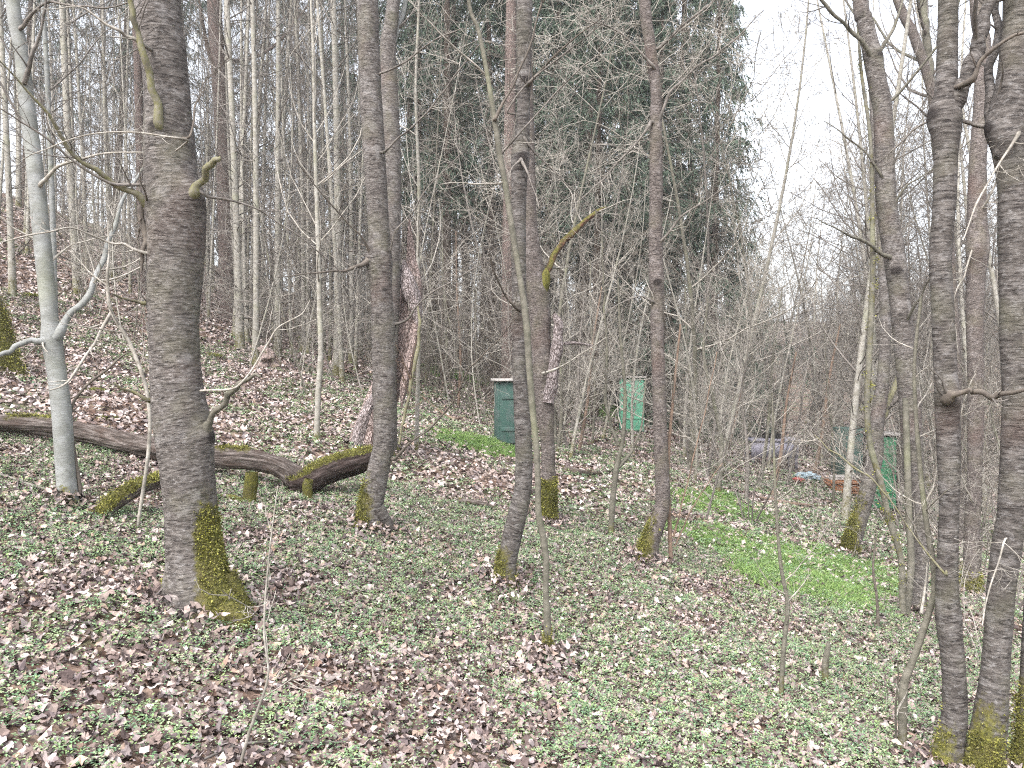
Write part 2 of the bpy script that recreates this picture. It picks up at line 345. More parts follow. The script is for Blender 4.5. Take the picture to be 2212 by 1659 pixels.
def cover(x, y, thr, w=.08):
    m = .5 + (fbm(x * .45 + 3, y * .45 + 8, 3) - .5) * .75 + (fbm(x * 2.2, y * 2.2, 3) - .5) * 1.0 - .09 * sst(-1.5, -5, x) * sst(7.5, 10, y)
    bias = .02 + .035 * sst(-1.5, 3, x) - .025 * sst(-1, -4, x) * sst(5.2, 3.5, y) + .03 * sst(5, 8, y) - .12 * sst(17, 26, y) - .08 * sst(-6, -10, x)
    return rng.uniform(0, 1, len(x)) < sst(thr - w, thr + w, m + bias)
HC = np.array([(.17, .26, .125), (.11, .20, .095), (.23, .33, .17), (.20, .28, .11), (.13, .23, .13), (.29, .35, .20)])
def herbs(mb, x, y, sz, nl=9, hgt=.035):
    n = len(x); z = T(x, y); hc = HC[rng.integers(0, len(HC), n)] * rng.uniform(.75, 1.2, (n, 1))
    X = np.repeat(np.stack([x, y, z], 1), nl, 0); k = len(X)
    th = rng.uniform(0, 2 * math.pi, k); r = np.sqrt(rng.uniform(.02, 1, k)) * sz * 2.4
    c = X + np.stack([np.cos(th) * r, np.sin(th) * r, rng.uniform(.25, 1.2, k) * hgt], 1)
    out = nrm(np.stack([np.cos(th), np.sin(th), rng.uniform(-.35, .7, k)], 1)); sd = nrm(np.cross(out, np.array([0, 0, 1.])))
    s = (sz * rng.uniform(.55, 1.15, k))[:, None]; lift = np.cross(sd, out)
    V = np.stack([c - out * s * .5, c + sd * s * .42 + lift * s * .15, c + out * s * .85, c - sd * s * .42 + lift * s * .15], 1)
    f = np.arange(k)[:, None] * 4; f = np.concatenate([f + np.array([[0, 1, 2]]), f + np.array([[0, 2, 3]])])
    mb.add(V.reshape(-1, 3), f, col=np.repeat(np.repeat(hc, nl, 0) * rng.uniform(.8, 1.2, (k, 1)), 4, 0))
mb = MB()
x, y = wedge(.9, 9, 620); k = cover(x, y, .462); herbs(mb, x[k], y[k], .0118, 11, .05)
x, y = wedge(.9, 9, 190); herbs(mb, x, y, .010, 8, .04)
x, y = wedge(9, 20, 170); k = cover(x, y, .475); herbs(mb, x[k], y[k], .022, 9, .06)
x, y = wedge(20, 40, 22); k = cover(x, y, .52); herbs(mb, x[k], y[k], .05, 8, .10)
tag(mb.build('ground_herbs', M['herb'], smooth=False), 'low green woodland herbs growing through the fallen leaves', 'ground cover', kind='stuff')

def blades(mb, x, y, h, w, cols):
    n = len(x); z = T(x, y); th = rng.uniform(0, 2 * math.pi, n); s = np.stack([np.cos(th), np.sin(th), 0 * th], 1)
    b = np.stack([x, y, z], 1); H = (h * rng.uniform(.5, 1.2, n))[:, None]; ln = rng.normal(0, .45, (n, 3)) * np.array([1, 1, 0])
    mid = b + H * .55 * (np.array([0, 0, 1.]) + ln * .4); tip = b + H * (np.array([0, 0, .9]) + ln)
    V = np.stack([b - s * w, b + s * w, mid + s * w * .7, tip, mid - s * w * .7], 1)
    c = cols[rng.integers(0, len(cols), n)] * rng.uniform(.8, 1.2, (n, 1))
    mb.add(V.reshape(-1, 3), np.arange(n)[:, None] * 5 + np.array([[0, 1, 2, 3, 4]]), col=np.repeat(c, 5, 0))
GC = np.array([(.13, .23, .06), (.19, .30, .08), (.24, .34, .12), (.10, .17, .05)])
mb = MB()
def patch(poly, n, h, w):
    pts = np.array([W(u, v, G(u, v))[:2] for u, v in poly]); lo, hi = pts.min(0), pts.max(0)
    q = rng.uniform(lo - .2, hi + .2, (n * 3, 2)); ins = np.zeros(len(q), bool); j = len(pts) - 1
    qq = q + (np.stack([fbm(q[:, 0] * 1.5, q[:, 1] * 1.5), fbm(q[:, 0] * 1.5 + 40, q[:, 1] * 1.5)], 1) - .5) * 1.2 + rng.normal(0, .16, q.shape)
    for i_ in range(len(pts)):
        a, b = pts[i_], pts[j]; c = (a[1] > qq[:, 1]) != (b[1] > qq[:, 1])
        ins ^= c & (qq[:, 0] < (b[0] - a[0]) * (qq[:, 1] - a[1]) / (b[1] - a[1] + 1e-9) + a[0]); j = i_
    q = q[ins]; q = q[rng.uniform(0, 1, len(q)) < sst(.22, .55, fbm(q[:, 0] * 3, q[:, 1] * 3)) * sst(.15, .5, fbm(q[:, 0] * 9 + 7, q[:, 1] * 9))]
    blades(mb, q[:, 0], q[:, 1], h, w, GC)
patch([(1450, 1130), (1520, 1145), (1660, 1170), (1810, 1195), (1930, 1240), (1940, 1290), (1850, 1320), (1720, 1285), (1620, 1235), (1520, 1185)], 68000, .065, .0042)
patch([(1440, 1060), (1600, 1080), (1640, 1120), (1480, 1100)], 30000, .06, .0055)
patch([(930, 935), (1010, 940), (1110, 965), (1090, 985), (980, 965)], 24000, .07, .006)
patch([(900, 790), (990, 805), (1080, 822), (1080, 838), (960, 820)], 20000, .13, .012)
patch([(1230, 870), (1340, 855), (1400, 890), (1300, 905)], 16000, .13, .012)
tag(mb.build('grass', M['grass'], smooth=False), 'bright green young grass in patches on the slope', 'grass', kind='stuff')

# ------------------------------------------------------------------ hand-placed trees
def mossf(base, h, side=None, amt=1.0, top=0., rim=None):
    """moss that climbs h metres from the base, more on the given side; top = moss on upward faces"""
    sd = None if side is None else nrm(np.array(side, float))
    def f(V, n):
        z = V[:, 2] - base[2]; m = amt * sst(h, -.05, z)
        if sd is not None: m = m * np.clip(.35 + .9 * (n @ sd), 0, 1.25)
        m = np.maximum(m, amt * .8 * sst(.35, .0, z + .1 * (n3(V * 7) - .5)) * (rim if rim is not None else .8))
        return m + top * np.clip(n[:, 2], 0, 1)
    return f
def trunk(pts, mat_, root, base, S=40, ds=.02, moss=None, knots=(), flare=.0, lobes=5, seed=0, lump=.035, name='trunk', cap=False, ridge=0):
    q = spline(pts, ds); m = MB(); P = q[None, :, :3]; R = q[None, :, 3]
    if name == 'trunk': AX[0] = q; FEET.append((base, float(q[int(len(q) * .03), 3])))
    V, Q, bc = tubes(P, R, S); ax = np.repeat(P[0], S, 0); n = nrm(V - ax); r = np.repeat(R[0], S)
    h = V[:, 2] - base[2]; th = np.arctan2(n[:, 1], n[:, 0])
    k = 1 + lump * 2 * (n3(V * 6 + seed) - .5) + lump * .8 * (n3(V * np.array([18, 18, 30]) + seed) - .5)
    if ridge: k += ridge * (np.abs(np.sin(th * 4 + h * 1.3 + seed)) - .5)
    if flare: k += flare * np.exp(-np.clip(h, 0, None) / .13) * (.55 + .6 * np.cos(lobes * th + seed))
    V2 = ax + n * (r * k)[:, None]
    for (kp, kr, kh) in knots:
        kp = np.asarray(kp, float); dd = np.linalg.norm((V - kp) * np.array([1, 1, .9]), axis=1); V2 = V2 + n * (kh * np.exp(-(dd / kr) ** 2))[:, None]
    mo = (moss(V2, n) if moss else 0.) + np.zeros(len(V2))
    for (kp, kr, kh) in knots: dd = np.linalg.norm((V - np.asarray(kp, float)) * np.array([1, 1, 1.2]), axis=1); mo = mo - 1.3 * np.exp(-(dd / (kr * .62)) ** 2) * min(1, kh / .02) * (kh < .034)
    m.add(V2, Q, bc, moss=mo)
    if cap:
        c = P[0, -1] + np.array([0, 0, .02]); last = V2[-S:]
        m.add(np.vstack([last, c]), np.array([[a, (a + 1) % S, S] for a in range(S)]), bc=np.vstack([bc[-S:], bc[-1]]), moss=(mo[-1] if np.ndim(mo) else 0.))
    o = m.build(name, mat_, root, base)
    if moss:
        pr = mo * (n3(V2 * 14 + 3) * .9 + n3(V2 * 5 + 9) * 1.0); ok = np.nonzero((pr + rng.normal(0, .16, len(pr)) > .64) & (mo > .07))[0]
        if len(ok) > 50:
            ar = 2 * math.pi * np.mean(q[:, 3][:30]) / S * ds; nt = int(min(26000, len(ok) * max(ar, 1e-6) * 60000 + 600)); pk = rng.choice(ok, nt); tuft(V2[pk] + rng.normal(0, ds * .7, (nt, 3)) * .8, n[pk], root, base, d=np.linalg.norm(base - EYE))
    return o, q
def tuft(P, n, root, base, d=6., mt=None):
    k = len(P); L = (.006 + .0007 * d) * rng.uniform(.5, 1.5, k)[:, None]; dr = nrm(n + rng.normal(0, .55, (k, 3)) + np.array([0, 0, .1])); sd = nrm(np.cross(dr, rng.normal(size=(k, 3)))) * L * .42
    P = P - n * .003; c = np.array([(.08, .085, .02), (.17, .17, .03), (.225, .22, .055), (.13, .12, .04)])[rng.integers(0, 4, k)] * rng.uniform(.7, 1.3, (k, 1)); c = c * (.6 + .9 * n3(P * 9))[:, None]
    m = MB(); m.add(np.stack([P - sd, P + sd, P + dr * L], 1).reshape(-1, 3), np.arange(k)[:, None] * 3 + np.array([[0, 1, 2]]), col=np.repeat(c, 3, 0)); return m.build('moss', M['herb'], root, base, smooth=False)
AX = [None]; FEET = []
def branch(root, base, pts, mat_, tw=None, twn=(5, 3), twl=(.2, .5), ds=.04, S=8, moss=None, up=.1, name='branch', rough=.07, tang=(35, 75)):
    if AX[0] is not None:
        p0 = np.array(pts[0][:3]); k0 = np.argmin(np.linalg.norm(AX[0][:, :3] - p0, axis=1)); a0 = AX[0][k0]
        pts = [list(p0 + (a0[:3] - p0) * .6) + [pts[0][3] * .75]] + [list(p) for p in pts]
    pts = [list(p) for p in spline(pts, .10)]; nn_ = len(pts)
    for j_ in range(2, nn_):
        r_ = pts[j_][3]; a_ = min(.011, .004 + r_ * .5)
        for c_ in range(3): pts[j_][c_] += rng.normal(0, a_ * .55)
        pts[j_][3] *= (.86 if r_ < .012 else .95) * rng.uniform(.9, 1.12)
    m = MB(); q = rod(m, pts, ds * .6, S, rough * 1.6, moss=moss)
    if tw:
        k = np.linspace(0, len(q) - 1, 10).astype(int); P = q[k][None, :, :3]; R = q[k][None, :, 3]
        a, ra = grow(P, R, int(twn[0] * 1.5 + 1), (.12, 1), tang, twl, up, .14, 7, .5, .3, rmin=.0017)
        m.tubes(a, ra, 4, m=1)
        if len(twn) > 1 and twn[1]:
            b, rb = grow(a, ra, twn[1], (.2, 1), (30, 70), (.25, .55), up, .16, 5, .7, .3, rmin=.0014); m.tubes(b, rb, 3, m=1)
            if len(twn) > 2:
                c, rc = grow(b, rb, twn[2], (.2, 1), (30, 70), (.3, .6), up, .16, 4, .8, .3, rmin=.0009); m.tubes(c, rc, 3, m=1)
    return m.build(name, [mat_, tw or mat_], root, base)
def top_crown(root, base, q, mats, n=7, length=(.5, .9), zlo=None, name='crown', S=5):
    """limbs and twigs on the part of the stem above the picture"""
    sel = q[q[:, 2] > (zlo if zlo is not None else q[-1, 2] - 4)]; sel = sel[np.linspace(0, len(sel) - 1, 10).astype(int)]
    m = MB(); a, ra = grow(sel[None, :, :3], sel[None, :, 3], n, (.05, 1), (30, 65), length, .12, .12, 9, .45, .3, rmin=.004)
    b, rb = grow(a, ra, 6, (.2, 1), (30, 65), (.3, .55), .08, .14, 7, .5, .4, rmin=.002)
    c, rc = grow(b, rb, 4, (.2, 1), (30, 65), (.35, .6), .05, .16, 5, .6, .4, rmin=.0014)
    m.tubes(a, ra, S + 1); m.tubes(b, rb, 4); m.tubes(c, rc, 3, m=1); return m.build(name, mats, root, base)
def stand(name, u, v, label, cat, group=None, d=None):
    AX[0] = None
    d = d or G(u, v); b = W(u, v, d); b[2] = float(T(b[0], b[1])) - .01
    return empty(name, b, label, cat, group), b, d
def ext(pts, top=-900, lean=0, k=.55):
    u, v, w = pts[-1]; return list(pts) + [(u + lean * .5, (v + top) / 2, w * (1 + k) / 2), (u + lean, top, w * k)]

# A: the big cherry in front
r, b, d = stand('cherry_tree', 438, 1325, 'thick cherry tree with banded bark and a mossy foot, biggest trunk in the picture', 'tree')
kn = lambda u, v, kr, kh, dd=0: (W(u, v, d + dd), kr, kh)
pts = [(440, 1365, 158), (436, 1325, 148), (427, 1275, 124), (420, 1200, 112), (413, 1100, 109), (405, 1000, 113), (396, 930, 118), (385, 860, 110), (379, 780, 103), (375, 700, 104), (377, 620, 110), (380, 530, 118), (381, 450, 120), (370, 380, 110), (366, 300, 104), (361, 200, 93), (351, 100, 92), (340, 0, 92)]
def moss_and_cleft_shade(V, n):
    h = V[:, 2] - b[2]; sd = n @ nrm(np.array([1, -.12, 0]))
    return 1.15 * sst(.25, .85, sd) * sst(.78, .35, h) + .95 * sst(.13, .02, h + .12 * (n3(V * 9) - .5)) * (1 - .9 * np.exp(-((V[:, 0] - W(428, 1310, d)[0]) / .018) ** 2)) - .9 * np.exp(-((V[:, 0] - W(428, 1310, d)[0]) / .02) ** 2) * sst(.12, .03, h)  # moss, less a strip that paints a cleft's shade into the bark colour
_, q = trunk(px(ext(pts, -1300, -30), d), M['cherry'], r, b, S=96, ds=.012, flare=.42, lobes=5, seed=2.1, moss=moss_and_cleft_shade,
    knots=[kn(342, 275, .06, .03, -.1), kn(320, 445, .07, .035), kn(425, 415, .08, .04, -.08), kn(452, 945, .06, .03, -.03), kn(322, 655, .035, .02), kn(326, 868, .03, .01), kn(500, 1290, .16, .05, -.1), kn(360, 1310, .12, .035)])
mo = lambda a: (lambda V, n: a * (.5 + .4 * n[:, 2]))
for rp, off, mm in (([(378, 1255, 50), (358, 1290, 34), (338, 1318, 16), (325, 1335, 5)], .0, .75), ([(405, 1290, 44), (400, 1322, 34), (396, 1348, 16), (394, 1362, 6)], -.08, .6), ([(470, 1290, 50), (470, 1325, 40), (478, 1352, 20), (484, 1366, 8)], -.10, 1.0), ([(490, 1240, 40), (512, 1285, 38), (532, 1325, 26), (548, 1350, 10)], -.02, 1.1)):
    m = MB(); dk = [d + off] + [min(d + off, G(a_, v_) + .02) for a_, v_, w_ in rp[1:]]; q0 = rod(m, [list(W(a_, v_, k_)) + [w_ / 2 / F * k_] for (a_, v_, w_), k_ in zip(rp, dk)], .01, 20, .12, moss=lambda V, n, mm=mm: mm + .3 * (n3(V * 8) - .5), lump=.10); m.build('root', M['cherry'], r, b)
    V0 = m.v[0]; A0 = np.repeat(q0[:, :3], 20, 0); N0 = nrm(V0 - A0); ok = np.nonzero(n3(V0 * 12) + mm > 1.25)[0]
    if len(ok) > 20: pk = rng.choice(ok, 2600); tuft(V0[pk] + rng.normal(0, .006, (2600, 3)), N0[pk], r, b, 4.2)
branch(r, b, px([(346, 276, 26), (338, 225, 17), (322, 160, 15), (304, 100, 13), (288, 45, 12), (279, 0, 11), (260, -150, 9), (250, -300, 5)], d - .13, -.3), M['mosstwig'], M['twigg'], (5, 3), S=12)
branch(r, b, px([(302, 92, 10), (275, 72, 8), (236, 56, 6), (190, 20, 4), (150, 15, 2.5), (80, 22, 1.5)], d - .2, -.2), M['twig'], M['twig'], (4, 2))
branch(r, b, px([(330, 452, 24), (300, 425, 14), (250, 398, 12), (205, 368, 11), (150, 325, 9), (100, 245, 7), (60, 200, 5), (0, 130, 3)], d - .05, -.5), M['mosstwig'], M['twigg'], (6, 3), (.2, .4), S=12)
branch(r, b, px([(235, 395, 8), (150, 340, 6), (90, 290, 5), (0, 236, 3.5), (-90, 190, 2)], d - .2, -.4), M['twigg'], M['twigg'], (5, 3))
branch(r, b, px([(414, 425, 28), (428, 398, 18), (448, 368, 16), (469, 345, 14), (472, 340, 6)], d - .08, -.12), M['mosstwig'], S=12)
branch(r, b, px([(430, 415, 10), (480, 430, 6), (560, 455, 5), (640, 505, 4), (720, 570, 3), (790, 660, 1.5)], d - .1, .5), M['twigg'], M['twigg'], (7, 3), (.15, .4))
branch(r, b, px([(312, 440, 14), (309, 500, 13), (312, 545, 11), (304, 585, 5)], d - .06, -.03), M['twigd'], M['twigd'], (2, 1))
branch(r, b, px([(322, 655, 12), (300, 650, 8), (262, 645, 6), (243, 634, 5)], d - .02, -.15), M['mosstwig'], M['twigg'], (2, 2))
branch(r, b, px([(330, 868, 12), (300, 852, 8), (262, 838, 7), (244, 828, 3)], d - .02, -.15), M['mosstwig'], M['twigg'], (2, 1))
branch(r, b, px([(444, 932, 24), (456, 908, 15), (480, 870, 13), (507, 838, 13), (530, 824, 10), (552, 812, 8), (566, 812, 5)], d - .03, -.2), M['ash'], S=12)
branch(r, b, px([(512, 834, 6), (560, 770, 4), (600, 712, 3.5), (650, 678, 3), (668, 650, 1.5)], d - .3, .1), M['twig'], M['twig'], (3, 2), (.15, .35))
branch(r, b, px([(312, 545, 8), (270, 530, 6), (235, 525, 5), (150, 492, 4), (60, 510, 3), (-30, 530, 2)], d - .1, -.3), M['twig'], M['twig'], (5, 2), (.15, .35))
branch(r, b, px([(400, 300, 5), (300, 288, 4), (190, 290, 3.5), (100, 320, 3), (40, 350, 2)], d - .3, -.2), M['twig'], M['twig'], (4, 2), (.15, .3))
branch(r, b, px([(410, 290, 6), (425, 230, 4), (440, 180, 3), (500, 120, 2)], d - .1, .3), M['twigd'], M['twigd'], (4, 2), (.2, .4))
top_crown(r, b, q, [M['cherry'], M['twigg']], 8, (.4, .8), EYE[2] + 3.2)

# B: the pale smooth maple at the left
r, b, d = stand('maple_tree', 146, 1092, 'slender pale smooth-barked maple left of the big cherry tree', 'tree')
pts = [(148, 1110, 46), (147, 1085, 40), (140, 1000, 38), (134, 900, 40), (122, 800, 38), (112, 735, 40), (108, 690, 34), (98, 590, 34), (86, 470, 34), (74, 350, 32), (60, 240, 31), (46, 110, 28), (27, 0, 27)]
_, q = trunk(px(ext(pts, -800, -70), d), M['maple'], r, b, S=48, ds=.02, flare=.15, seed=5, lump=.02, moss=mossf(b, .22, None, .9), knots=[(W(112, 725, d), .06, .012)])
branch(r, b, px([(104, 738, 20), (80, 738, 13), (50, 742, 12), (22, 757, 11), (0, 768, 10), (-60, 790, 6)], d - .03, -.3), M['maple'], M['twig'], (3, 2), S=12)
branch(r, b, px([(120, 728, 26), (142, 695, 18), (178, 655, 15), (205, 612, 14), (225, 555, 12), (245, 490, 10), (268, 425, 8), (310, 360, 6), (380, 290, 4)], d - .02, .5), M['maple'], M['twig'], (7, 3), (.15, .35), S=12)
branch(r, b, px([(90, 400, 10), (110, 370, 8), (150, 352, 7), (210, 335, 5), (280, 330, 3), (360, 335, 2)], d - .04, -.3), M['twig'], M['twig'], (5, 2), (.15, .3))
branch(r, b, px([(54, 175, 12), (72, 120, 9), (88, 60, 7), (98, 10, 6), (105, -100, 4)], d - .05, -.2), M['twigg'], M['twigg'], (5, 3), S=10)
branch(r, b, px([(50, 55, 10), (75, 25, 7), (110, 5, 6), (220, 18, 4), (330, -10, 2)], d - .05, -.4), M['twigg'], M['twigg'], (5, 2))
branch(r, b, px([(100, 575, 7), (140, 540, 4), (180, 520, 3), (260, 505, 2)], d, .2), M['twig'], M['twig'], (4, 2))
branch(r, b, px([(66, 300, 9), (30, 235, 6), (0, 180, 5), (-60, 120, 3)], d, -.2), M['twigg'], M['twigg'], (4, 2))
branch(r, b, px([(94, 520, 8), (50, 505, 5), (0, 470, 4), (-60, 450, 2)], d, -.2), M['twig'], M['twig'], (4, 2))
top_crown(r, b, q, [M['maple'], M['twig']], 7, (.4, .8), EYE[2] + 3)

# C: the cherry in front of the split trunk
r, b, d = stand('cherry_tree', 800, 1145, 'cherry tree with a curved mossy foot standing in front of the split dead trunk', 'tree')
pts = [(800, 1168, 66), (798, 1140, 54), (802, 1090, 52), (817, 1020, 48), (829, 960, 47), (831, 890, 48), (830, 820, 48), (829, 755, 49), (827, 687, 48), (823, 620, 48), (820, 565, 56), (819, 510, 47), (814, 420, 46), (806, 300, 48), (800, 180, 46), (796, 80, 46), (795, 0, 45)]
_, q = trunk(px(ext(pts, -1100, -20), d), M['cherry'], r, b, S=60, ds=.018, flare=.28, lobes=3, seed=8, moss=mossf(b, .75, (-1, -.3, 0), 1.1, rim=.5),
    knots=[(W(797, 560, d), .09, .03), (W(830, 625, d - .1), .05, .02), (W(850, 705, d), .05, .015), (W(808, 845, d), .06, .012), (W(806, 700, d), .04, .01), (W(822, 320, d - .1), .05, .015)])
branch(r, b, px([(800, 562, 18), (780, 572, 9), (745, 583, 7), (700, 590, 5), (650, 592, 3), (600, 600, 2)], d - .05, -.6), M['twigd'], M['twigg'], (7, 3), (.15, .4))
branch(r, b, px([(806, 560, 10), (780, 510, 5), (740, 470, 4), (690, 410, 3), (640, 350, 2)], d - .05, -.5), M['twigd'], M['twigd'], (5, 2), (.15, .35))
branch(r, b, px([(838, 555, 7), (855, 500, 4.5), (880, 470, 4), (930, 400, 3), (1000, 330, 2)], d - .02, -.2), M['twigg'], M['twigg'], (6, 3), (.15, .4))
branch(r, b, px([(828, 325, 7), (860, 300, 4.5), (930, 235, 4), (985, 160, 4), (1050, 80, 2)], d - .1, -.4), M['twigg'], M['twig'], (7, 3), (.15, .4))
branch(r, b, px([(822, 160, 6), (880, 130, 4), (930, 90, 4), (1000, 60, 2)], d - .03, -.4), M['twigg'], M['twigg'], (6, 3), (.15, .4))
branch(r, b, px([(856, 992, 8), (880, 960, 5), (925, 930, 4.5), (985, 860, 4), (1012, 800, 3.5), (1075, 735, 2.5), (1120, 680, 1.5)], d - .05, -.9), M['twigd'], M['twigg'], (4, 2), (.12, .3))
branch(r, b, px([(850, 700, 9), (880, 690, 5), (920, 640, 4), (990, 600, 3), (1060, 560, 2)], d, -.4), M['twigg'], M['twig'], (6, 3), (.15, .4))
m = MB(); rod(m, px([(815, 1095, 30), (838, 1130, 22), (855, 1152, 8)], d - .05, .05), .02, 12); m.build('root', M['cherry_dark'], r, b)
top_crown(r, b, q, [M['cherry'], M['twigg']], 8, (.4, .8), EYE[2] + 4.2)

# D: grey stem close behind it
r, b, d = stand('cherry_tree', 838, 985, 'grey cherry stem half hidden directly behind the curved mossy-footed cherry', 'tree')
pts = [(835, 1010, 50), (836, 960, 44), (838, 800, 40), (843, 650, 40), (845, 500, 42), (846, 350, 40), (842, 200, 36), (838, 100, 34), (850, 0, 28)]
_, q = trunk(px(ext(pts, -700, 40), d), M['cherry'], r, b, S=40, ds=.03, seed=12, moss=mossf(b, .3, None, .8))
branch(r, b, px([(842, 110, 18), (858, 60, 14), (872, 20, 12), (885, -80, 8)], d, .3), M['maple'], M['twigg'], (5, 3))
top_crown(r, b, q, [M['maple'], M['twigg']], 7, (.4, .8), EYE[2] + 5)

# E: the split dead trunk
r, b, d = stand('dead_tree', 800, 968, 'broken dead trunk with split reddish rotten wood leaning behind a cherry tree', 'dead tree')
def split(pts, mt, nm, S=40, seed=0, th0=None):
    q = spline(pts, .02); m = MB(); V, Q, bc = tubes(q[None, :, :3], q[None, :, 3], S); ax = np.repeat(q[:, :3], S, 0); n = nrm(V - ax); rr = np.repeat(q[:, 3], S)
    th = np.tile(np.arange(S) * 2 * math.pi / S, len(q)); s = np.repeat(np.linspace(0, 1, len(q)), S)
    k = 1.22 + .28 * (n3(np.stack([np.cos(th) * 2.2 + seed, np.sin(th) * 2.2, s * 5], 1)) - .5) * 2 + .10 * np.sign(np.sin(th * 9 + 5 * n3(np.stack([th, s * 6, th * 0 + seed], 1)))) * n3(V * 9)
    V = ax + n * (rr * k)[:, None]; m.add(V, Q, bc, moss=.0); return m.build(nm, mt, r, b, smooth=False)
split(px([(790, 985, 62), (800, 930, 58), (822, 860, 50), (850, 800, 48), (872, 730, 50), (884, 680, 48), (888, 640, 44), (890, 600, 30), (888, 560, 16), (886, 510, 9), (884, 470, 2)], d, .15), M['deadbark2'], 'trunk', seed=3)
split(px([(902, 742, 4), (904, 700, 12), (898, 660, 22), (886, 625, 30), (878, 600, 26), (874, 575, 12), (872, 560, 2)], d - .14, .05), M['deadbark'], 'bark_flake', 20, 5)
split(px([(772, 972, 20), (780, 930, 24), (798, 880, 20), (815, 845, 12), (826, 815, 3)], d - .16, .05), M['deadbark'], 'bark_flake', 20, 6)
split(px([(868, 880, 3), (872, 840, 12), (884, 780, 14), (898, 720, 12), (905, 660, 5)], d - .16, .05), M['deadbark2'], 'splinter', 16, 9)
branch(r, b, px([(862, 960, 5), (880, 870, 7), (896, 790, 8), (906, 720, 8), (902, 660, 5)], d - .35, .1), M['mosstwig'], M['twigb'], (3, 1))

# F: the cherry in the middle
r, b, d = stand('cherry_tree', 1093, 1270, 'leaning-footed cherry in the middle with green algae up its base', 'tree')
pts = [(1090, 1300, 50), (1091, 1262, 44), (1096, 1210, 42), (1106, 1160, 42), (1118, 1110, 41), (1130, 1050, 38), (1131, 960, 37), (1127, 880, 34), (1123, 800, 32), (1122, 687, 32), (1121, 600, 31), (1120, 504, 32), (1121, 420, 33), (1124, 340, 36), (1130, 260, 30), (1131, 180, 30), (1132, 90, 33), (1133, 0, 34)]
_, q = trunk(px(ext(pts, -1000, 10), d), M['cherry_dark'], r, b, S=56, ds=.018, flare=.22, lobes=3, seed=15, moss=mossf(b, .62, (-1, -.4, 0), 1.05, rim=.85),
    knots=[(W(1127, 340, d - .05), .07, .02), (W(1138, 172, d - .05), .06, .02), (W(1122, 665, d - .07), .05, .015)])
branch(r, b, px([(1140, 185, 12), (1170, 150, 5), (1230, 90, 4), (1300, 40, 2)], d - .05, -.4), M['twigd'], M['twigg'], (6, 3), (.15, .4))
branch(r, b, px([(1120, 668, 9), (1095, 640, 5), (1070, 590, 4), (1060, 560, 3)], d - .1, -.3), M['twigd'], M['twigd'], (2, 1))
branch(r, b, px([(1128, 345, 8), (1150, 400, 3), (1165, 450, 2)], d - .1, -.2), M['twigg'])
branch(r, b, px([(1126, 345, 8), (1105, 365, 3), (1085, 420, 2)], d - .1, -.2), M['twigg'])
branch(r, b, px([(1095, 240, 5), (1130, 190, 5), (1200, 130, 4), (1270, 80, 3), (1330, 20, 2)], d - .1, -.3), M['twigg'], M['twigg'], (5, 3))
branch(r, b, px([(1136, 300, 8), (1160, 335, 4), (1230, 400, 3), (1300, 470, 2)], d - .05, .3), M['twigg'], M['twig'], (6, 3))
top_crown(r, b, q, [M['cherry_dark'], M['twigg']], 8, (.4, .8), EYE[2] + 4)

# G: the thin olive stem in front of it
r, b, d = stand('ash_sapling', 1183, 1425, 'thin olive-grey crooked sapling crossing in front of the middle cherry tree', 'sapling')
pts = [(1184, 1445, 24), (1184, 1405, 19), (1182, 1340, 16), (1179, 1270, 13), (1180, 1210, 14), (1173, 1160, 14), (1163, 1106, 14), (1162, 1040, 13), (1158, 960, 14), (1150, 880, 14), (1143, 790, 14), (1136, 687, 15), (1121, 586, 13), (1104, 480, 13), (1092, 400, 13), (1080, 336, 13), (1067, 250, 12), (1056, 180, 10), (1045, 120, 10), (1032, 60, 9), (1012, 0, 8)]
_, q = trunk(px(ext(pts, -500, -60), d), M['ash'], r, b, S=24, ds=.012, seed=3, lump=.06, moss=mossf(b, .2, None, 1.1), knots=[(W(1183, 1320, d), .02, .006)])
branch(r, b, px([(1070, 255, 9), (1095, 210, 6), (1125, 150, 6), (1150, 80, 5), (1172, 0, 4), (1190, -90, 3)], d - .03, -.1), M['twigd'], M['twigd'], (5, 2))
branch(r, b, px([(1085, 330, 8), (1140, 270, 4), (1200, 200, 4), (1290, 120, 3), (1340, 70, 2)], d, -.3), M['twigg'], M['twig'], (5, 2))
branch(r, b, px([(1050, 165, 6), (990, 110, 4), (930, 50, 3), (900, 20, 2)], d, -.2), M['twig'], M['twig'], (4, 2))
branch(r, b, px([(1090, 395, 7), (1050, 398, 4), (1000, 395, 3), (950, 400, 2)], d, -.2), M['twig'], M['twig'], (4, 2))
top_crown(r, b, q, [M['ash'], M['twigg']], 5, (.3, .6), EYE[2] + 2.3)

# H: the broken snag behind
r, b, d = stand('cherry_tree', 1184, 1135, 'cherry with flaking lilac bark, broken limbs and a yellow mossy foot behind the middle cherry', 'tree')
def mh(V, n): return 1.1 * sst(.62, .5, V[:, 2] - b[2] + .1 * n3(V * 8)) 
pts = [(1184, 1160, 40), (1184, 1120, 34), (1185, 1050, 32), (1183, 960, 30), (1178, 880, 40), (1172, 800, 42), (1168, 720, 44), (1164, 650, 46), (1157, 600, 44), (1149, 540, 38), (1143, 470, 34), (1140, 350, 32), (1136, 200, 31), (1132, 0, 29)]
_, q = trunk(px(ext(pts, -900, -10), d), M['cherry_red'], r, b, S=44, ds=.02, seed=21, lump=.07, ridge=.03, moss=mh); top_crown(r, b, q, [M['cherry_red'], M['twigg']], 7, (.4, .8), EYE[2] + 5)
m = MB(); rod(m, px([(1170, 640, 20), (1176, 610, 24), (1179, 590, 18), (1180, 580, 5)], d - .04), .02, 16, .1, moss=.95); m.build('broken_limb', M['deadbark'], r, b)
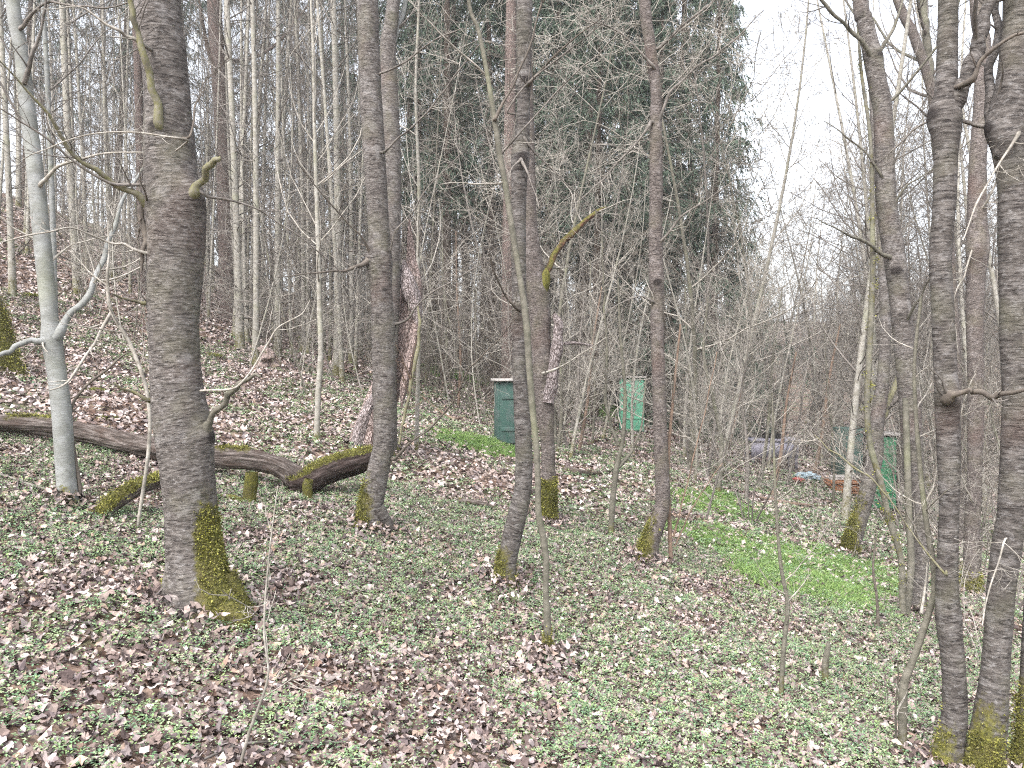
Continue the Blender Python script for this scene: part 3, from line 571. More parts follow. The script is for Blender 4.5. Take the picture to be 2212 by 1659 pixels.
m = MB(); rod(m, px([(1185, 870, 26), (1196, 800, 26), (1204, 740, 24), (1206, 700, 22), (1196, 678, 8)], d - .08), .02, 20, .15, lump=.15); m.build('broken_limb', M['deadbark'], r, b)
branch(r, b, px([(1180, 590, 14), (1210, 530, 16), (1250, 490, 15), (1290, 458, 10), (1310, 445, 4)], d + .1, 1.0), M['rotten'], M['twig'], (6, 3), moss=mo(.9))
branch(r, b, px([(1200, 745, 9), (1235, 742, 8), (1270, 745, 6), (1282, 748, 5)], d, .1), M['deadbark'])
branch(r, b, px([(1175, 805, 6), (1215, 790, 4), (1270, 755, 3), (1310, 730, 2)], d - .3, -.1), M['twig'], M['twig'], (3, 2))

# I: cherry right of the middle
r, b, d = stand('cherry_tree', 1398, 1215, 'slim cherry with a bent mossy foot, right of the mint green cabinet', 'tree')
pts = [(1396, 1245, 58), (1396, 1212, 48), (1404, 1170, 40), (1420, 1130, 34), (1431, 1090, 31), (1430, 1020, 30), (1427, 950, 30), (1425, 880, 30), (1423, 800, 29), (1419, 721, 28), (1420, 640, 29), (1418, 600, 32), (1416, 504, 29), (1417, 400, 28), (1417, 300, 27), (1417, 201, 24), (1410, 140, 25), (1402, 80, 25), (1393, 0, 24)]
_, q = trunk(px(ext(pts, -800, -40), d), M['cherry_red'], r, b, S=48, ds=.02, flare=.22, lobes=3, seed=25, moss=mossf(b, .75, (-1, -.3, 0), 1.1, rim=.5), knots=[(W(1420, 610, d - .08), .07, .02), (W(1425, 720, d), .05, .012), (W(1414, 240, d), .05, .012)])
for pp in ([(1408, 265, 9), (1390, 290, 6), (1340, 345, 5), (1290, 400, 4), (1240, 440, 2)], [(1425, 260, 9), (1450, 200, 6), (1500, 150, 5), (1580, 90, 4), (1650, 20, 2)], [(1410, 145, 8), (1370, 100, 5), (1320, 60, 4), (1250, 40, 2)],
           [(1430, 520, 7), (1470, 470, 5), (1530, 430, 4), (1600, 380, 2)], [(1412, 650, 7), (1380, 640, 4), (1340, 655, 3), (1290, 690, 2)], [(1430, 100, 8), (1470, 60, 6), (1530, 10, 4), (1600, -60, 3)]):
    branch(r, b, px(pp, d - .05, rng.uniform(-.5, .5)), M['twigg'], M['twig'], (8, 4, 3), (.15, .45))
top_crown(r, b, q, [M['cherry_red'], M['twigg']], 8, (.4, .8), EYE[2] + 5)

# J: right-hand clump
r, b, d = stand('cherry_tree', 1978, 1330, 'multi-stemmed cherry clump leaning left above, right of the bright grass', 'tree')
pts = [(1978, 1365, 44), (1979, 1325, 38), (1985, 1260, 34), (1989, 1200, 32), (1984, 1110, 36), (1975, 1040, 42), (1970, 960, 42), (1966, 880, 44), (1958, 780, 46), (1948, 690, 42), (1940, 620, 42), (1932, 553, 44), (1915, 440, 42), (1911, 336, 40), (1906, 235, 39), (1893, 168, 38), (1880, 101, 36), (1866, 34, 32), (1858, 0, 31)]
_, q = trunk(px(ext(pts, -900, -90), d), M['cherry'], r, b, S=48, ds=.02, flare=.2, seed=31, moss=mossf(b, .3, (-1, -.3, 0), .75), knots=[(W(1936, 585, d - .1), .09, .03), (W(1945, 680, d - .1), .05, .02), (W(1908, 440, d - .1), .06, .02), (W(1895, 120, d - .05), .08, .02)])
trunk(px([(1956, 1330, 18), (1964, 1260, 16), (1968, 1207, 15), (1963, 1106, 14), (1960, 1000, 14), (1956, 860, 13)], d - .25, .2), M['ash'], r, b, 20, .03, name='stem', seed=3)
trunk(px([(1950, 1325, 16), (1949, 1290, 14), (1946, 1207, 13), (1920, 1120, 13), (1905, 1050, 13), (1880, 960, 13), (1873, 873, 13), (1880, 722, 13), (1885, 580, 12), (1884, 450, 10), (1880, 300, 8), (1860, 150, 7), (1850, 0, 5)], d - .35, .4), M['ash'], r, b, 20, .03, name='stem', seed=9, moss=lambda V, n: .3 + 0 * V[:, 2])
for pp in ([(1925, 560, 12), (1900, 545, 8), (1860, 520, 7), (1820, 500, 4), (1760, 470, 2)], [(1888, 130, 12), (1860, 90, 10), (1820, 50, 8), (1780, 10, 7), (1740, -40, 4)], [(1900, 110, 9), (1930, 60, 7), (1950, 0, 5), (1960, -80, 3)],
           [(1930, 440, 7), (1960, 400, 5), (2010, 370, 3), (2060, 330, 2)], [(1955, 700, 7), (1990, 640, 5), (2010, 600, 3)], [(1915, 400, 7), (1870, 330, 5), (1830, 300, 4), (1780, 260, 2)]):
    branch(r, b, px(pp, d - .05, rng.uniform(-.5, .5)), M['ash'], M['twigg'], (7, 4, 3), (.15, .45))
m = MB(); rod(m, px([(1990, 1325, 8), (1998, 1270, 5), (2003, 1215, 3)], d - .5, .1), .03, 6); m.build('splinter', M['twig'], r, b)
top_crown(r, b, q, [M['cherry'], M['twigg']], 8, (.4, .8), EYE[2] + 5)

# K: forked cherry at the right
r, b, d = stand('cherry_tree', 2040, 1672, 'forked grey cherry at the right with a dark crooked branch', 'tree')
pts = [(2035, 1720, 90), (2036, 1672, 70), (2050, 1610, 54), (2062, 1543, 50), (2060, 1442, 47), (2049, 1341, 49), (2046, 1240, 44), (2050, 1106, 40), (2050, 996, 46), (2047, 900, 48), (2041, 760, 46), (2035, 640, 45), (2032, 553, 45), (2040, 437, 46), (2043, 330, 48), (2045, 262, 58), (2044, 215, 46), (2045, 150, 42), (2047, 70, 40), (2048, 0, 39)]
_, q = trunk(px(ext(pts, -1100, 0), d), M['cherry_dark'], r, b, S=64, ds=.016, flare=.25, seed=35, moss=mossf(b, .5, (-1, -.3, 0), 1.1, rim=.7), knots=[(W(2022, 250, d), .08, .03), (W(2052, 862, d - .07), .06, .03), (W(2055, 1330, d), .06, .01)])
branch(r, b, px([(2050, 262, 46), (2068, 215, 36), (2088, 170, 32), (2108, 110, 29), (2124, 60, 27), (2138, 0, 24), (2160, -150, 18), (2190, -400, 8)], d - .02, -.2), M['cherry_dark'], M['twigg'], (6, 3), S=24, name='limb', ds=.02)
branch(r, b, px([(2045, 862, 28), (2062, 853, 15), (2085, 848, 13), (2108, 846, 13), (2130, 854, 12), (2150, 856, 12), (2185, 848, 10), (2230, 838, 8)], d - .09, -.35), M['twigd'], M['twigg'], (4, 2), S=14)
branch(r, b, px([(2096, 175, 14), (2115, 140, 10), (2150, 105, 9), (2190, 78, 8), (2240, 60, 7)], d - .15, -.2), M['twigd'], M['twigd'], (3, 1), S=12)
branch(r, b, px([(2030, 252, 10), (1990, 270, 5), (1950, 300, 4), (1900, 350, 2)], d, .2), M['twigg'], M['twigg'], (5, 3))
branch(r, b, px([(2040, 1240, 6), (1990, 1180, 4), (1930, 1090, 4), (1880, 1030, 4), (1835, 1000, 5), (1790, 970, 3), (1760, 940, 2)], d - .1, .2), M['mosstwig'], M['twig'], (8, 3), (.12, .3))
top_crown(r, b, q, [M['cherry_dark'], M['twigg']], 7, (.4, .8), EYE[2] + 3.5)

# L: thick-mossed cherry at the right edge
r, b, d = stand('cherry_tree', 2120, 1700, 'dark cherry at the right edge with deep green moss up its foot', 'tree')
pts = [(2112, 1760, 96), (2120, 1690, 84), (2128, 1620, 72), (2140, 1543, 66), (2150, 1442, 56), (2158, 1340, 54), (2163, 1274, 54), (2176, 1173, 58), (2186, 1106, 56), (2192, 996, 56), (2196, 860, 56), (2192, 721, 58), (2190, 600, 58), (2190, 500, 60), (2189, 403, 60), (2180, 300, 72), (2181, 240, 76), (2190, 170, 66), (2196, 80, 60), (2200, 0, 58)]
_, q = trunk(px(ext(pts, -1100, 20), d), M['cherry_dark'], r, b, S=64, ds=.016, flare=.2, seed=41, moss=mossf(b, .72, (-.6, -.8, 0), 1.3, rim=.9), knots=[(W(2140, 280, d), .07, .03), (W(2175, 300, d - .1), .06, .03)])
branch(r, b, px([(2163, 330, 30), (2144, 250, 22), (2138, 150, 20), (2150, 60, 18), (2155, -60, 14)], d - .02, .3), M['cherry_dark'], M['twigg'], (5, 3), S=16, name='limb')
branch(r, b, px([(2170, 1170, 5), (2140, 1260, 4), (2120, 1350, 3)], d - .1, -.2), M['twig'], M['twig'], (5, 3), (.3, .6))
branch(r, b, px([(2200, 290, 10), (2160, 350, 5), (2110, 440, 4), (2080, 520, 2)], d - .1, -.2), M['twig'], M['twig'], (6, 2), (.2, .4))
top_crown(r, b, q, [M['cherry_dark'], M['twigg']], 7, (.4, .8), EYE[2] + 3.5)
# M: mossy stem cut by the right edge
r, b, d = stand('cherry_tree', 2216, 1690, 'mossy stem cut off by the right edge at the bottom', 'tree')
_, q = trunk(px(ext([(2205, 1700, 40), (2208, 1640, 36), (2214, 1540, 30), (2222, 1400, 28), (2230, 1200, 28), (2228, 900, 28), (2240, 500, 26), (2250, 0, 22)], -700), d), M['cherry_dark'], r, b, 40, .03, moss=mossf(b, 1.0, None, 1.2), seed=2)
top_crown(r, b, q, [M['cherry_dark'], M['twigg']], 6, (.4, .8), EYE[2] + 3.5)
# N: stems behind the right pair
r, b, d = stand('cherry_tree', 2100, 1290, 'knotted stem seen between the two cherries at the right edge', 'tree')
_, q = trunk(px(ext([(2098, 1320, 40), (2098, 1280, 34), (2100, 1150, 32), (2106, 1000, 30), (2108, 850, 32), (2106, 700, 34), (2108, 600, 38), (2112, 530, 44), (2110, 460, 38), (2112, 350, 34), (2122, 220, 34), (2124, 100, 30), (2110, 0, 28)], -700), d), M['cherry_red'], r, b, 44, .03, moss=mossf(b, .6, None, .9), seed=22, knots=[(W(2108, 535, d - .1), .12, .05)])
for pp in ([(2100, 540, 5), (2080, 600, 4), (2060, 650, 3), (2070, 760, 2)], [(2120, 450, 5), (2150, 400, 4), (2170, 340, 2)], [(2100, 1080, 5), (2070, 1000, 4), (2080, 880, 3), (2110, 800, 2)]):
    branch(r, b, px(pp, d - .1, rng.uniform(-.5, .2)), M['twig'], M['twig'], (7, 4), (.2, .45))
top_crown(r, b, q, [M['cherry_red'], M['twigg']], 7, (.4, .8), EYE[2] + 4.5)
r, b, d = stand('cherry_tree', 2075, 1180, 'slanting double stem that leans left over the sky behind the forked cherry', 'tree')
_, q = trunk(px(ext([(2078, 1200, 34), (2072, 1100, 28), (2066, 900, 26), (2058, 700, 25), (2046, 500, 24), (2030, 300, 22), (2013, 201, 20), (2000, 151, 20), (1973, 74, 20), (1939, 0, 18)], -500, -150), d), M['cherry_red'], r, b, 36, .04, seed=4)
branch(r, b, px([(2040, 430, 20), (2020, 300, 18), (2012, 180, 17), (2000, 60, 16), (1985, -60, 12)], d + .2, .4), M['ash'], M['twigg'], (7, 4, 3), S=12)
top_crown(r, b, q, [M['ash'], M['twigg']], 7, (.4, .8), EYE[2] + 5)
# O: leaning mossy trunk
r, b, d = stand('leaning_tree', 1832, 1200, 'leaning mossy trunk beside the bright grass, in front of the vivid green cabinet', 'tree')
_, q = trunk(px(ext([(1826, 1220, 44), (1832, 1195, 36), (1849, 1150, 34), (1866, 1090, 32), (1880, 1030, 33), (1890, 980, 34), (1893, 920, 30), (1902, 861, 28), (1910, 780, 24), (1912, 680, 22), (1906, 560, 20), (1900, 420, 18), (1888, 250, 16), (1880, 100, 14), (1870, 0, 12)], -350, -20), d), M['cherry'], r, b, 40, .03, seed=17, moss=mossf(b, 1.25, (-1, -.2, .3), 1.15, rim=.6))
branch(r, b, px([(1893, 940, 20), (1915, 880, 16), (1935, 830, 12), (1960, 740, 8)], d, .3), M['mosstwig'], M['twigg'], (5, 3), S=12, name='limb')
top_crown(r, b, q, [M['ash'], M['twigg']], 7, (.4, .8), EYE[2] + 3)
# P: saplings
def sapling(name, pts, label, mt, tw, twn=(8, 4), side=(), group=None, d=None, twl=(.12, .35), top=None, dd=0, moss=.6):
    r, b, d = stand(name, pts[0][0], pts[0][1], label, 'sapling', group, d=d); P = [(pts[0][0], pts[0][1] + 14, pts[0][2] * 1.1)] + list(pts)
    m = MB(); q = rod(m, px(P if top is None else ext(P, *top), d, dd), .04, 10, .08, moss=mossf(b, .25, None, moss + .3)); m.build('trunk', mt, r, b)
    if twn:
        m = MB(); k = np.linspace(2, len(q) - 1, 14).astype(int); a, ra = grow(q[k][None, :, :3], q[k][None, :, 3], twn[0], (.2, 1), (30, 70), twl, .12, .13, 8, .45, .2, rmin=.0016)
        c, rc = grow(a, ra, twn[1], (.15, 1), (30, 65), (.25, .5), .08, .15, 5, .6, .3, rmin=.0012); m.tubes(a, ra, 5); m.tubes(c, rc, 3)
        if len(twn) > 2: e, re = grow(c, rc, twn[2], (.15, 1), (30, 65), (.3, .6), .08, .15, 4, .7, .3, rmin=.001); m.tubes(e, re, 3)
        m.build('twigs', tw, r, b)
    for s in side: branch(r, b, px(s, d, rng.uniform(-.3, .3)), mt, tw, (4, 2))
    return r
sapling('sapling', [(519, 1655, 7), (538, 1583, 7), (568, 1503, 6), (580, 1449, 5), (571, 1375, 5), (573, 1294, 4), (585, 1166, 3), (600, 1050, 1.5)], 'thin pale whip of a seedling in the foreground below the big cherry', M['twig'], M['twig'], (5, 2), [[(568, 1509, 4), (610, 1480, 3), (655, 1462, 3), (692, 1462, 1.5)], [(560, 1330, 2), (520, 1300, 2.5), (478, 1277, 2)]], twl=(.08, .2))
sapling('sapling', [(1687, 1514, 10), (1692, 1410, 10), (1701, 1309, 9), (1687, 1223, 8), (1677, 1106, 6), (1672, 980, 5), (1668, 850, 3)], 'thin straight sapling standing in front of the bright grass patch', M['ash'], M['twig'], (9, 3))
sapling('sapling', [(1949, 1631, 20), (1950, 1540, 18), (1953, 1476, 18), (1973, 1425, 15), (2006, 1324, 15), (2020, 1257, 14), (2000, 1120, 12), (1985, 980, 10), (1975, 800, 8), (1990, 640, 6)], 'kinked mossy-footed sapling just left of the forked cherry', M['ash'], M['twig'], (9, 4), [[(1934, 1620, 5), (1938, 1500, 5), (1940, 1430, 3)]])
sapling('sapling', [(1320, 1155, 13), (1323, 1090, 13), (1332, 1010, 12), (1345, 950, 9), (1350, 850, 7), (1340, 720, 6), (1335, 600, 4)], 'forked sapling standing below the mint green cabinet', M['ash'], M['twig'], (10, 4, 3), [[(1330, 1015, 9), (1365, 975, 7), (1385, 920, 5), (1395, 820, 3)], [(1335, 960, 8), (1310, 880, 7), (1312, 780, 6), (1305, 640, 4), (1300, 500, 3)]])
sapling('sapling', [(1450, 1228, 10), (1446, 1120, 9), (1443, 1000, 8), (1455, 850, 6), (1470, 700, 4)], 'straight brown shoot pressed against the slim cherry', M['twigb'], M['twig'], (8, 4, 3), [[(1455, 1160, 5), (1480, 1060, 4), (1520, 900, 3), (1550, 760, 2)], [(1458, 1180, 4), (1500, 1090, 3), (1560, 1000, 2)]])
sapling('sapling', [(1551, 1065, 15), (1556, 1010, 12), (1558, 950, 10), (1540, 860, 8), (1520, 760, 6), (1530, 640, 4)], 'dark short-stemmed sapling above the thin strip of grass', M['ash'], M['twigg'], (12, 4, 3))
sapling('sapling', [(1897, 1362, 7), (1894, 1290, 6), (1886, 1225, 5), (1895, 1150, 2)], 'short dark seedling left of the multi-stemmed clump', M['twigd'], M['twigd'], (4, 2))
sapling('sapling', [(684, 952, 13), (687, 860, 12), (693, 760, 12), (690, 660, 11), (688, 560, 10), (684, 430, 9), (680, 300, 8), (676, 100, 6), (672, 0, 5)], 'slender pale pole standing alone between the big cherry and the split trunk', M['pole'], M['twig'], (16, 4), top=(-300, 0))
sapling('sapling', [(899, 972, 10), (902, 860, 9), (905, 700, 8), (903, 560, 8), (905, 400, 7), (898, 200, 6), (905, 0, 5)], 'thin grey pole just right of the split dead trunk', M['pole'], M['twig'], (16, 4), top=(-300, 0))
sapling('sapling', [(1785, 1478, 14), (1782, 1440, 14), (1789, 1398, 11), (1790, 1385, 3)], 'broken mossy stub of a sapling below the grass patch', M['ash'], M['twigg'], None)
sapling('sapling', [(300, 1120, 7), (322, 960, 8), (318, 850, 8), (282, 745, 8), (240, 672, 8), (232, 600, 7), (236, 540, 4), (232, 480, 2)], 'pale arching maple shoot between the smooth maple and the big cherry', M['twig'], M['twig'], (4, 2), [[(240, 676, 8), (205, 735, 7), (165, 800, 6), (128, 838, 4), (70, 850, 2)], [(236, 620, 5), (190, 585, 3), (150, 540, 2)]], d=4.9)
sapling('sapling', [(172, 1050, 9), (158, 960, 8), (155, 880, 6), (190, 830, 6), (230, 800, 5), (262, 770, 4), (280, 760, 2)], 'dark crooked twiggy shoot at the foot of the smooth maple', M['twigd'], M['twigd'], (5, 3), d=5.4)
for k, (u0, v0, u1, v1, w) in enumerate([(1205, 975, 1215, 700, 9), (1235, 985, 1262, 640, 8), (1250, 980, 1300, 620, 8), (1280, 960, 1275, 560, 6), (1612, 1085, 1600, 760, 9), (1668, 1075, 1720, 760, 9), (1640, 1060, 1690, 620, 8), (1700, 1050, 1760, 720, 7), (1560, 1020, 1650, 640, 6), (1490, 1000, 1480, 620, 7), (1525, 1040, 1570, 700, 7), (1755, 1040, 1815, 700, 9), (1800, 1090, 1780, 700, 6), (1100, 930, 1098, 600, 6), (990, 880, 985, 500, 6), (960, 860, 955, 450, 6)]):
    sapling('sapling', [(u0, v0, w), (u0 + (u1 - u0) * .25 + 6, v0 + (v1 - v0) * .3, w * .85), (u0 + (u1 - u0) * .6, v0 + (v1 - v0) * .65, w * .6), (u1, v1, w * .35)], 'slim bare sapling in the dark thicket in the middle distance', [M['ash'], M['twigg'], M['twigb']][k % 3], [M['twig'], M['twigg']][k % 2], (10, 5, 3), group='saplings in the middle-distance thicket', twl=(.2, .5))

# ------------------------------------------------------------------ fallen wood
d0 = G(640, 1062)
b = W(300, 1010, d0); b[2] = float(T(b[0], b[1]))
def pxg(pts, off=0., inset=.45): return [list(W(u, v, G(u, v + w * inset) + off)) + [w / 2 / F * G(u, v + w * inset)] for u, v, w in pts]
lg = empty('fallen_log', b, 'long weathered fallen log lying across the slope behind the big cherry', 'log')
def mlog(V, n): return .55 * np.clip(n[:, 2], 0, 1) * (n3(V * 1.9 + 4) > .62)
def logm(pts, name, mt, root, base, S=44, moss=None, hollow=True, seed=0, lump=.10):
    q = spline(pts, .02); m = MB(); V, Q, bc = tubes(q[None, :, :3], q[None, :, 3], S); ax = np.repeat(q[:, :3], S, 0); n = nrm(V - ax); rr = np.repeat(q[:, 3], S)
    th = np.tile(np.arange(S) * 2 * math.pi / S, len(q)); s = bc[:, 2]
    k = 1 + lump * 2 * (n3(np.stack([np.cos(th) * 1.5 + seed, np.sin(th) * 1.5, s * 2.2], 1)) - .5) + .05 * (n3(np.stack([np.cos(th) * 9, np.sin(th) * 9 + seed, s * 3], 1)) - .5) * 2
    g_ = n @ nrm(np.array([.0, -1, -.35])); wv = g_ - .25 * (n3(np.stack([s * 2.5, s * 0, s * 0 + seed], 1)) - .5); k = k - .30 * sst(.90, .985, wv) * sst(.45, .6, n3(np.stack([s * 1.3, s * 0 + 3, s * 0 + seed], 1))) - .10 * sst(.6, .75, n3(np.stack([np.cos(th) * 3, np.sin(th) * 3 + seed, s * 5], 1)))
    V = ax + n * (rr * k)[:, None]; mo_ = moss(V, n) if moss else 0.; m.add(V, Q, bc, moss=mo_)
    for e, idx in ((0, np.arange(S)), (1, np.arange(len(V) - S, len(V)))):
        c = q[-1 if e else 0, :3]; t_ = nrm(q[-1, :3] - q[-2, :3]) if e else nrm(q[0, :3] - q[1, :3]); ring = V[idx]
        jag = ring + t_ * (rng.uniform(0, .05, S))[:, None]; inn = c + (ring - c) * .55 - t_ * .06
        m.add(np.vstack([ring, jag, inn, c - t_ * .1]), np.array([[a, (a + 1) % S, S + (a + 1) % S, S + a] for a in range(S)]), bc=np.vstack([bc[idx]] * 3 + [bc[idx[:1]]]))
        m.f[-1] = m.f[-1]; k0 = m.n - (3 * S + 1)
        m.f.append(np.array([[k0 + S + a, k0 + S + (a + 1) % S, k0 + 2 * S + (a + 1) % S, k0 + 2 * S + a] for a in range(S)])); m.mi.append(np.zeros(S))
        m.f.append(np.array([[k0 + 2 * S + a, k0 + 2 * S + (a + 1) % S, k0 + 3 * S] for a in range(S)])); m.mi.append(np.zeros(S))
    if moss:
        ok = np.nonzero(mo_ * (.5 + n3(V * 8)) > .55)[0]
        if len(ok) > 30: pk = rng.choice(ok, 5000); tuft(V[pk] + rng.normal(0, .012, (5000, 3)), n[pk], root, base, 7.)
    return m.build(name, mt, root, base)
LP = [(-140, 890, 42), (0, 914, 42), (100, 922, 44), (200, 938, 46), (300, 962, 48), (400, 984, 50), (480, 990, 50), (540, 992, 54), (600, 1006, 52), (640, 1030, 60), (660, 1042, 56)]
logm(lump=.20, pts=[list(W(u, v, d_)) + [w * .9 / 2 / F * d_] for (u, v, w), d_ in zip(LP, np.interp([p[0] for p in LP], [-140, 0, 200, 400, 662], [G(-140, 925), G(0, 945), G(200, 975), G(400, 1020), d0]))], name='trunk', mt=M['log'], root=lg, base=b, moss=mlog, seed=2)
b2 = W(715, 1040, d0); b2[2] = float(T(b2[0], b2[1]))
lp = empty('fallen_log', b2, 'dark broken log piece with moss on top, reaching to the curved cherry foot', 'log')
logm(px([(626, 1048, 34), (665, 1040, 56), (700, 1022, 56), (745, 1006, 56), (785, 994, 52), (808, 988, 44)], d0 - .15, .5), 'trunk', M['logd'], lp, b2, moss=lambda V, n: 1.0 * sst(.55, .9, n[:, 2]) * (.6 + .6 * n3(V * 5)), seed=7, lump=.16)
m = MB(); rod(m, px([(664, 1105, 22), (666, 1080, 20), (664, 1050, 22), (668, 1035, 18)], d0 - .3), .02, 14, .1, moss=lambda V, n: .9 + 0 * V[:, 2]); m.build('stub', M['log'], lp, b2)
db = G(210, 1135); b3 = W(280, 1090, db); b3[2] = float(T(b3[0], b3[1]))
mb_ = empty('mossy_branch', b3, 'thick yellow-mossed branch leaning down left of the big cherry foot', 'branch')
logm(px([(196, 1140, 20), (212, 1118, 34), (250, 1082, 38), (300, 1052, 36), (350, 1036, 32), (400, 1020, 28)], db + .1, .7), 'branch_stem', M['log'], mb_, b3, moss=lambda V, n: 1.0 * sst(-.1, .4, n[:, 2]), seed=9, lump=.12)
dq = G(540, 1090); b4 = W(540, 1090, dq); b4[2] = float(T(b4[0], b4[1]))
st = empty('mossy_stump', b4, 'small moss-covered post under the fallen log right of the big cherry', 'stump')
m = MB(); rod(m, px([(538, 1100, 30), (539, 1070, 28), (542, 1045, 30), (544, 1020, 26)], dq), .015, 20, .12, moss=lambda V, n: 1.1 + 0 * V[:, 2], lump=.12); m.build('stump_post', M['log'], st, b4)
m = MB(); rod(m, px([(470, 1072, 10), (500, 1076, 16), (530, 1086, 16)], dq), .015, 14, .12, moss=lambda V, n: 1.1 + 0 * V[:, 2], lump=.12); m.build('root', M['log'], st, b4)
def stick(pts, label, mt, wig=.02, S=8):
    P = []
    for u, v, w in pts:
        dd = G(u, v); p = W(u, v, dd); P.append([p[0], p[1], float(T(p[0], p[1])) + w / 2 / F * dd + .02, w / 2 / F * dd])
    m = MB(); base = np.array(P[0][:3]); rod(m, P, .03, S, .12, moss=.35); return tag(m.build('fallen_stick', mt, None, base), label, 'stick')
stick([(1218, 1020, 12), (1250, 1030, 15), (1285, 1030, 8), (1330, 1020, 5)], 'short brown branch lying on leaves right of the flaking-bark cherry', M['log'])
stick([(440, 1655, 5), (520, 1628, 6), (620, 1620, 6), (760, 1622, 4)], 'grey stick lying along the bottom edge of the picture', M['twigg'])
stick([(990, 1092, 12), (1040, 1100, 13), (1065, 1105, 8)], 'greenish rotten stick between the curved and the middle cherry', M['log'])
stick([(1190, 1125, 4), (1290, 1160, 4), (1350, 1195, 3)], 'thin straight stick on the leaves beside the foot of the flaking-bark cherry', M['twigg'])
stick([(1370, 1090, 6), (1430, 1085, 7), (1490, 1075, 4)], 'thin dark stick behind the slim cherry foot', M['twigb'])
stick([(1640, 1080, 6), (1720, 1095, 7), (1800, 1100, 5)], 'dark stick on the ground below the orange boards', M['twigb'])
stick([(0, 1290, 4), (60, 1288, 4), (100, 1290, 3)], 'thin brown stick at the left edge on dark leaves', M['twigb'])
stick([(2, 1035, 6), (80, 1062, 7), (150, 1080, 7), (205, 1092, 6)], 'thin bare pole on the leaves by the smooth maple foot', M['twigg'])
stick([(870, 825, 5), (960, 900, 6), (1010, 905, 3)], 'bent stick on the leafy bank left of the dark green cabinet', M['twigb'])
# stump on the slope
dq = G(580, 800); b5 = W(580, 800, dq); b5[2] = float(T(b5[0], b5[1])); st = empty('tree_stump', b5, 'dark splintered tree stump on the leafy slope behind the big cherry', 'stump')
split2 = px([(580, 815, 52), (579, 795, 46), (577, 775, 42), (570, 758, 22), (556, 752, 5)], dq); q = spline(split2, .02)
m = MB(); V, Q, bc = tubes(q[None, :, :3], q[None, :, 3], 28); ax = np.repeat(q[:, :3], 28, 0); V = ax + (V - ax) * (1 + .5 * (n3(V * 11) - .5) * 2)[:, None]; m.add(V, Q, bc, moss=.3); m.build('stump_wood', M['deadbark2'], st, b5, smooth=False)
# mossy trunk foot at the left edge
r, b, d = stand('mossy_tree', -12, 800, 'trunk at the left edge with only its yellow-mossed foot in view', 'tree')
_, q = trunk(px(ext([(-10, 830, 110), (-12, 790, 92), (-26, 700, 74), (-40, 620, 62), (-60, 450, 56), (-80, 200, 50), (-90, 0, 46)], -600), d), M['cherry'], r, b, 40, .05, moss=mossf(b, 1.6, None, 1.3), seed=6, flare=.2)
for k, (u, v) in enumerate([(205, 845), (232, 905), (455, 770), (735, 1080), (60, 640), (650, 735)]):
    dd = G(u, v); p = W(u, v, dd); m = MB(); n = 900; sz = dd * 16 / F
    a = rng.normal(size=(n, 3)); a[:, 2] = np.abs(a[:, 2]); a = nrm(a) * rng.uniform(.6, 1, (n, 1)) * np.array([sz * 1.6, sz * 1.2, sz * .5]); a += [p[0], p[1], float(T(p[0], p[1]))]
    s = nrm(rng.normal(size=(n, 3))) * sz * .16; s2 = nrm(rng.normal(size=(n, 3))) * sz * .16
    m.add(np.stack([a, a + s, a + s2], 1).reshape(-1, 3), np.arange(n)[:, None] * 3 + np.array([[0, 1, 2]]), col=np.repeat(np.array([(.13, .14, .03)]) * rng.uniform(.5, 1.5, (n, 1)), 3, 0))
    tag(m.build('moss_cushion', M['herb'], None, np.array([p[0], p[1], float(T(p[0], p[1]))]), smooth=False), ['yellow-green moss cushion on the slope right of the smooth maple', 'dark moss cushion just behind the fallen log', 'moss cushion on leaves right of the big cherry trunk', 'small moss tuft by the curved mossy cherry foot', 'moss tuft high on the left slope', 'dark moss tuft beside the pale lone pole'][k], 'moss')

# ------------------------------------------------------------------ green cabinets and things left in the wood
M['green_d'] = flat('dark_green_paint', (.045, .09, .075), .8, .15, (.095, .115, .11), 7, .2)
M['green_m'] = flat('mint_green_paint', (.09, .31, .20), .5, .3, (.17, .36, .24), 8, .2)
M['green_v'] = flat('vivid_green_paint', (.03, .17, .08), .5, .3, (.05, .20, .10), 6, .2)
M['lid'] = flat('weathered_pale_board', (.40, .375, .355), .85, .15, (.20, .18, .165), 12, .2)
M['black'] = flat('black_wood', (.02, .018, .018), .8, .2); M['grey'] = flat('grey_board', (.24, .23, .27), .8, .2)
M['orange'] = flat('orange_brown_board', (.28, .125, .06), .8, .2, (.14, .07, .045), 10, .2); M['bluewhite'] = flat('pale_blue_plastic', (.30, .38, .42), .5, .4, (.10, .14, .17), 9)
M['red'] = flat('red_plastic', (.28, .06, .05), .5, .4)
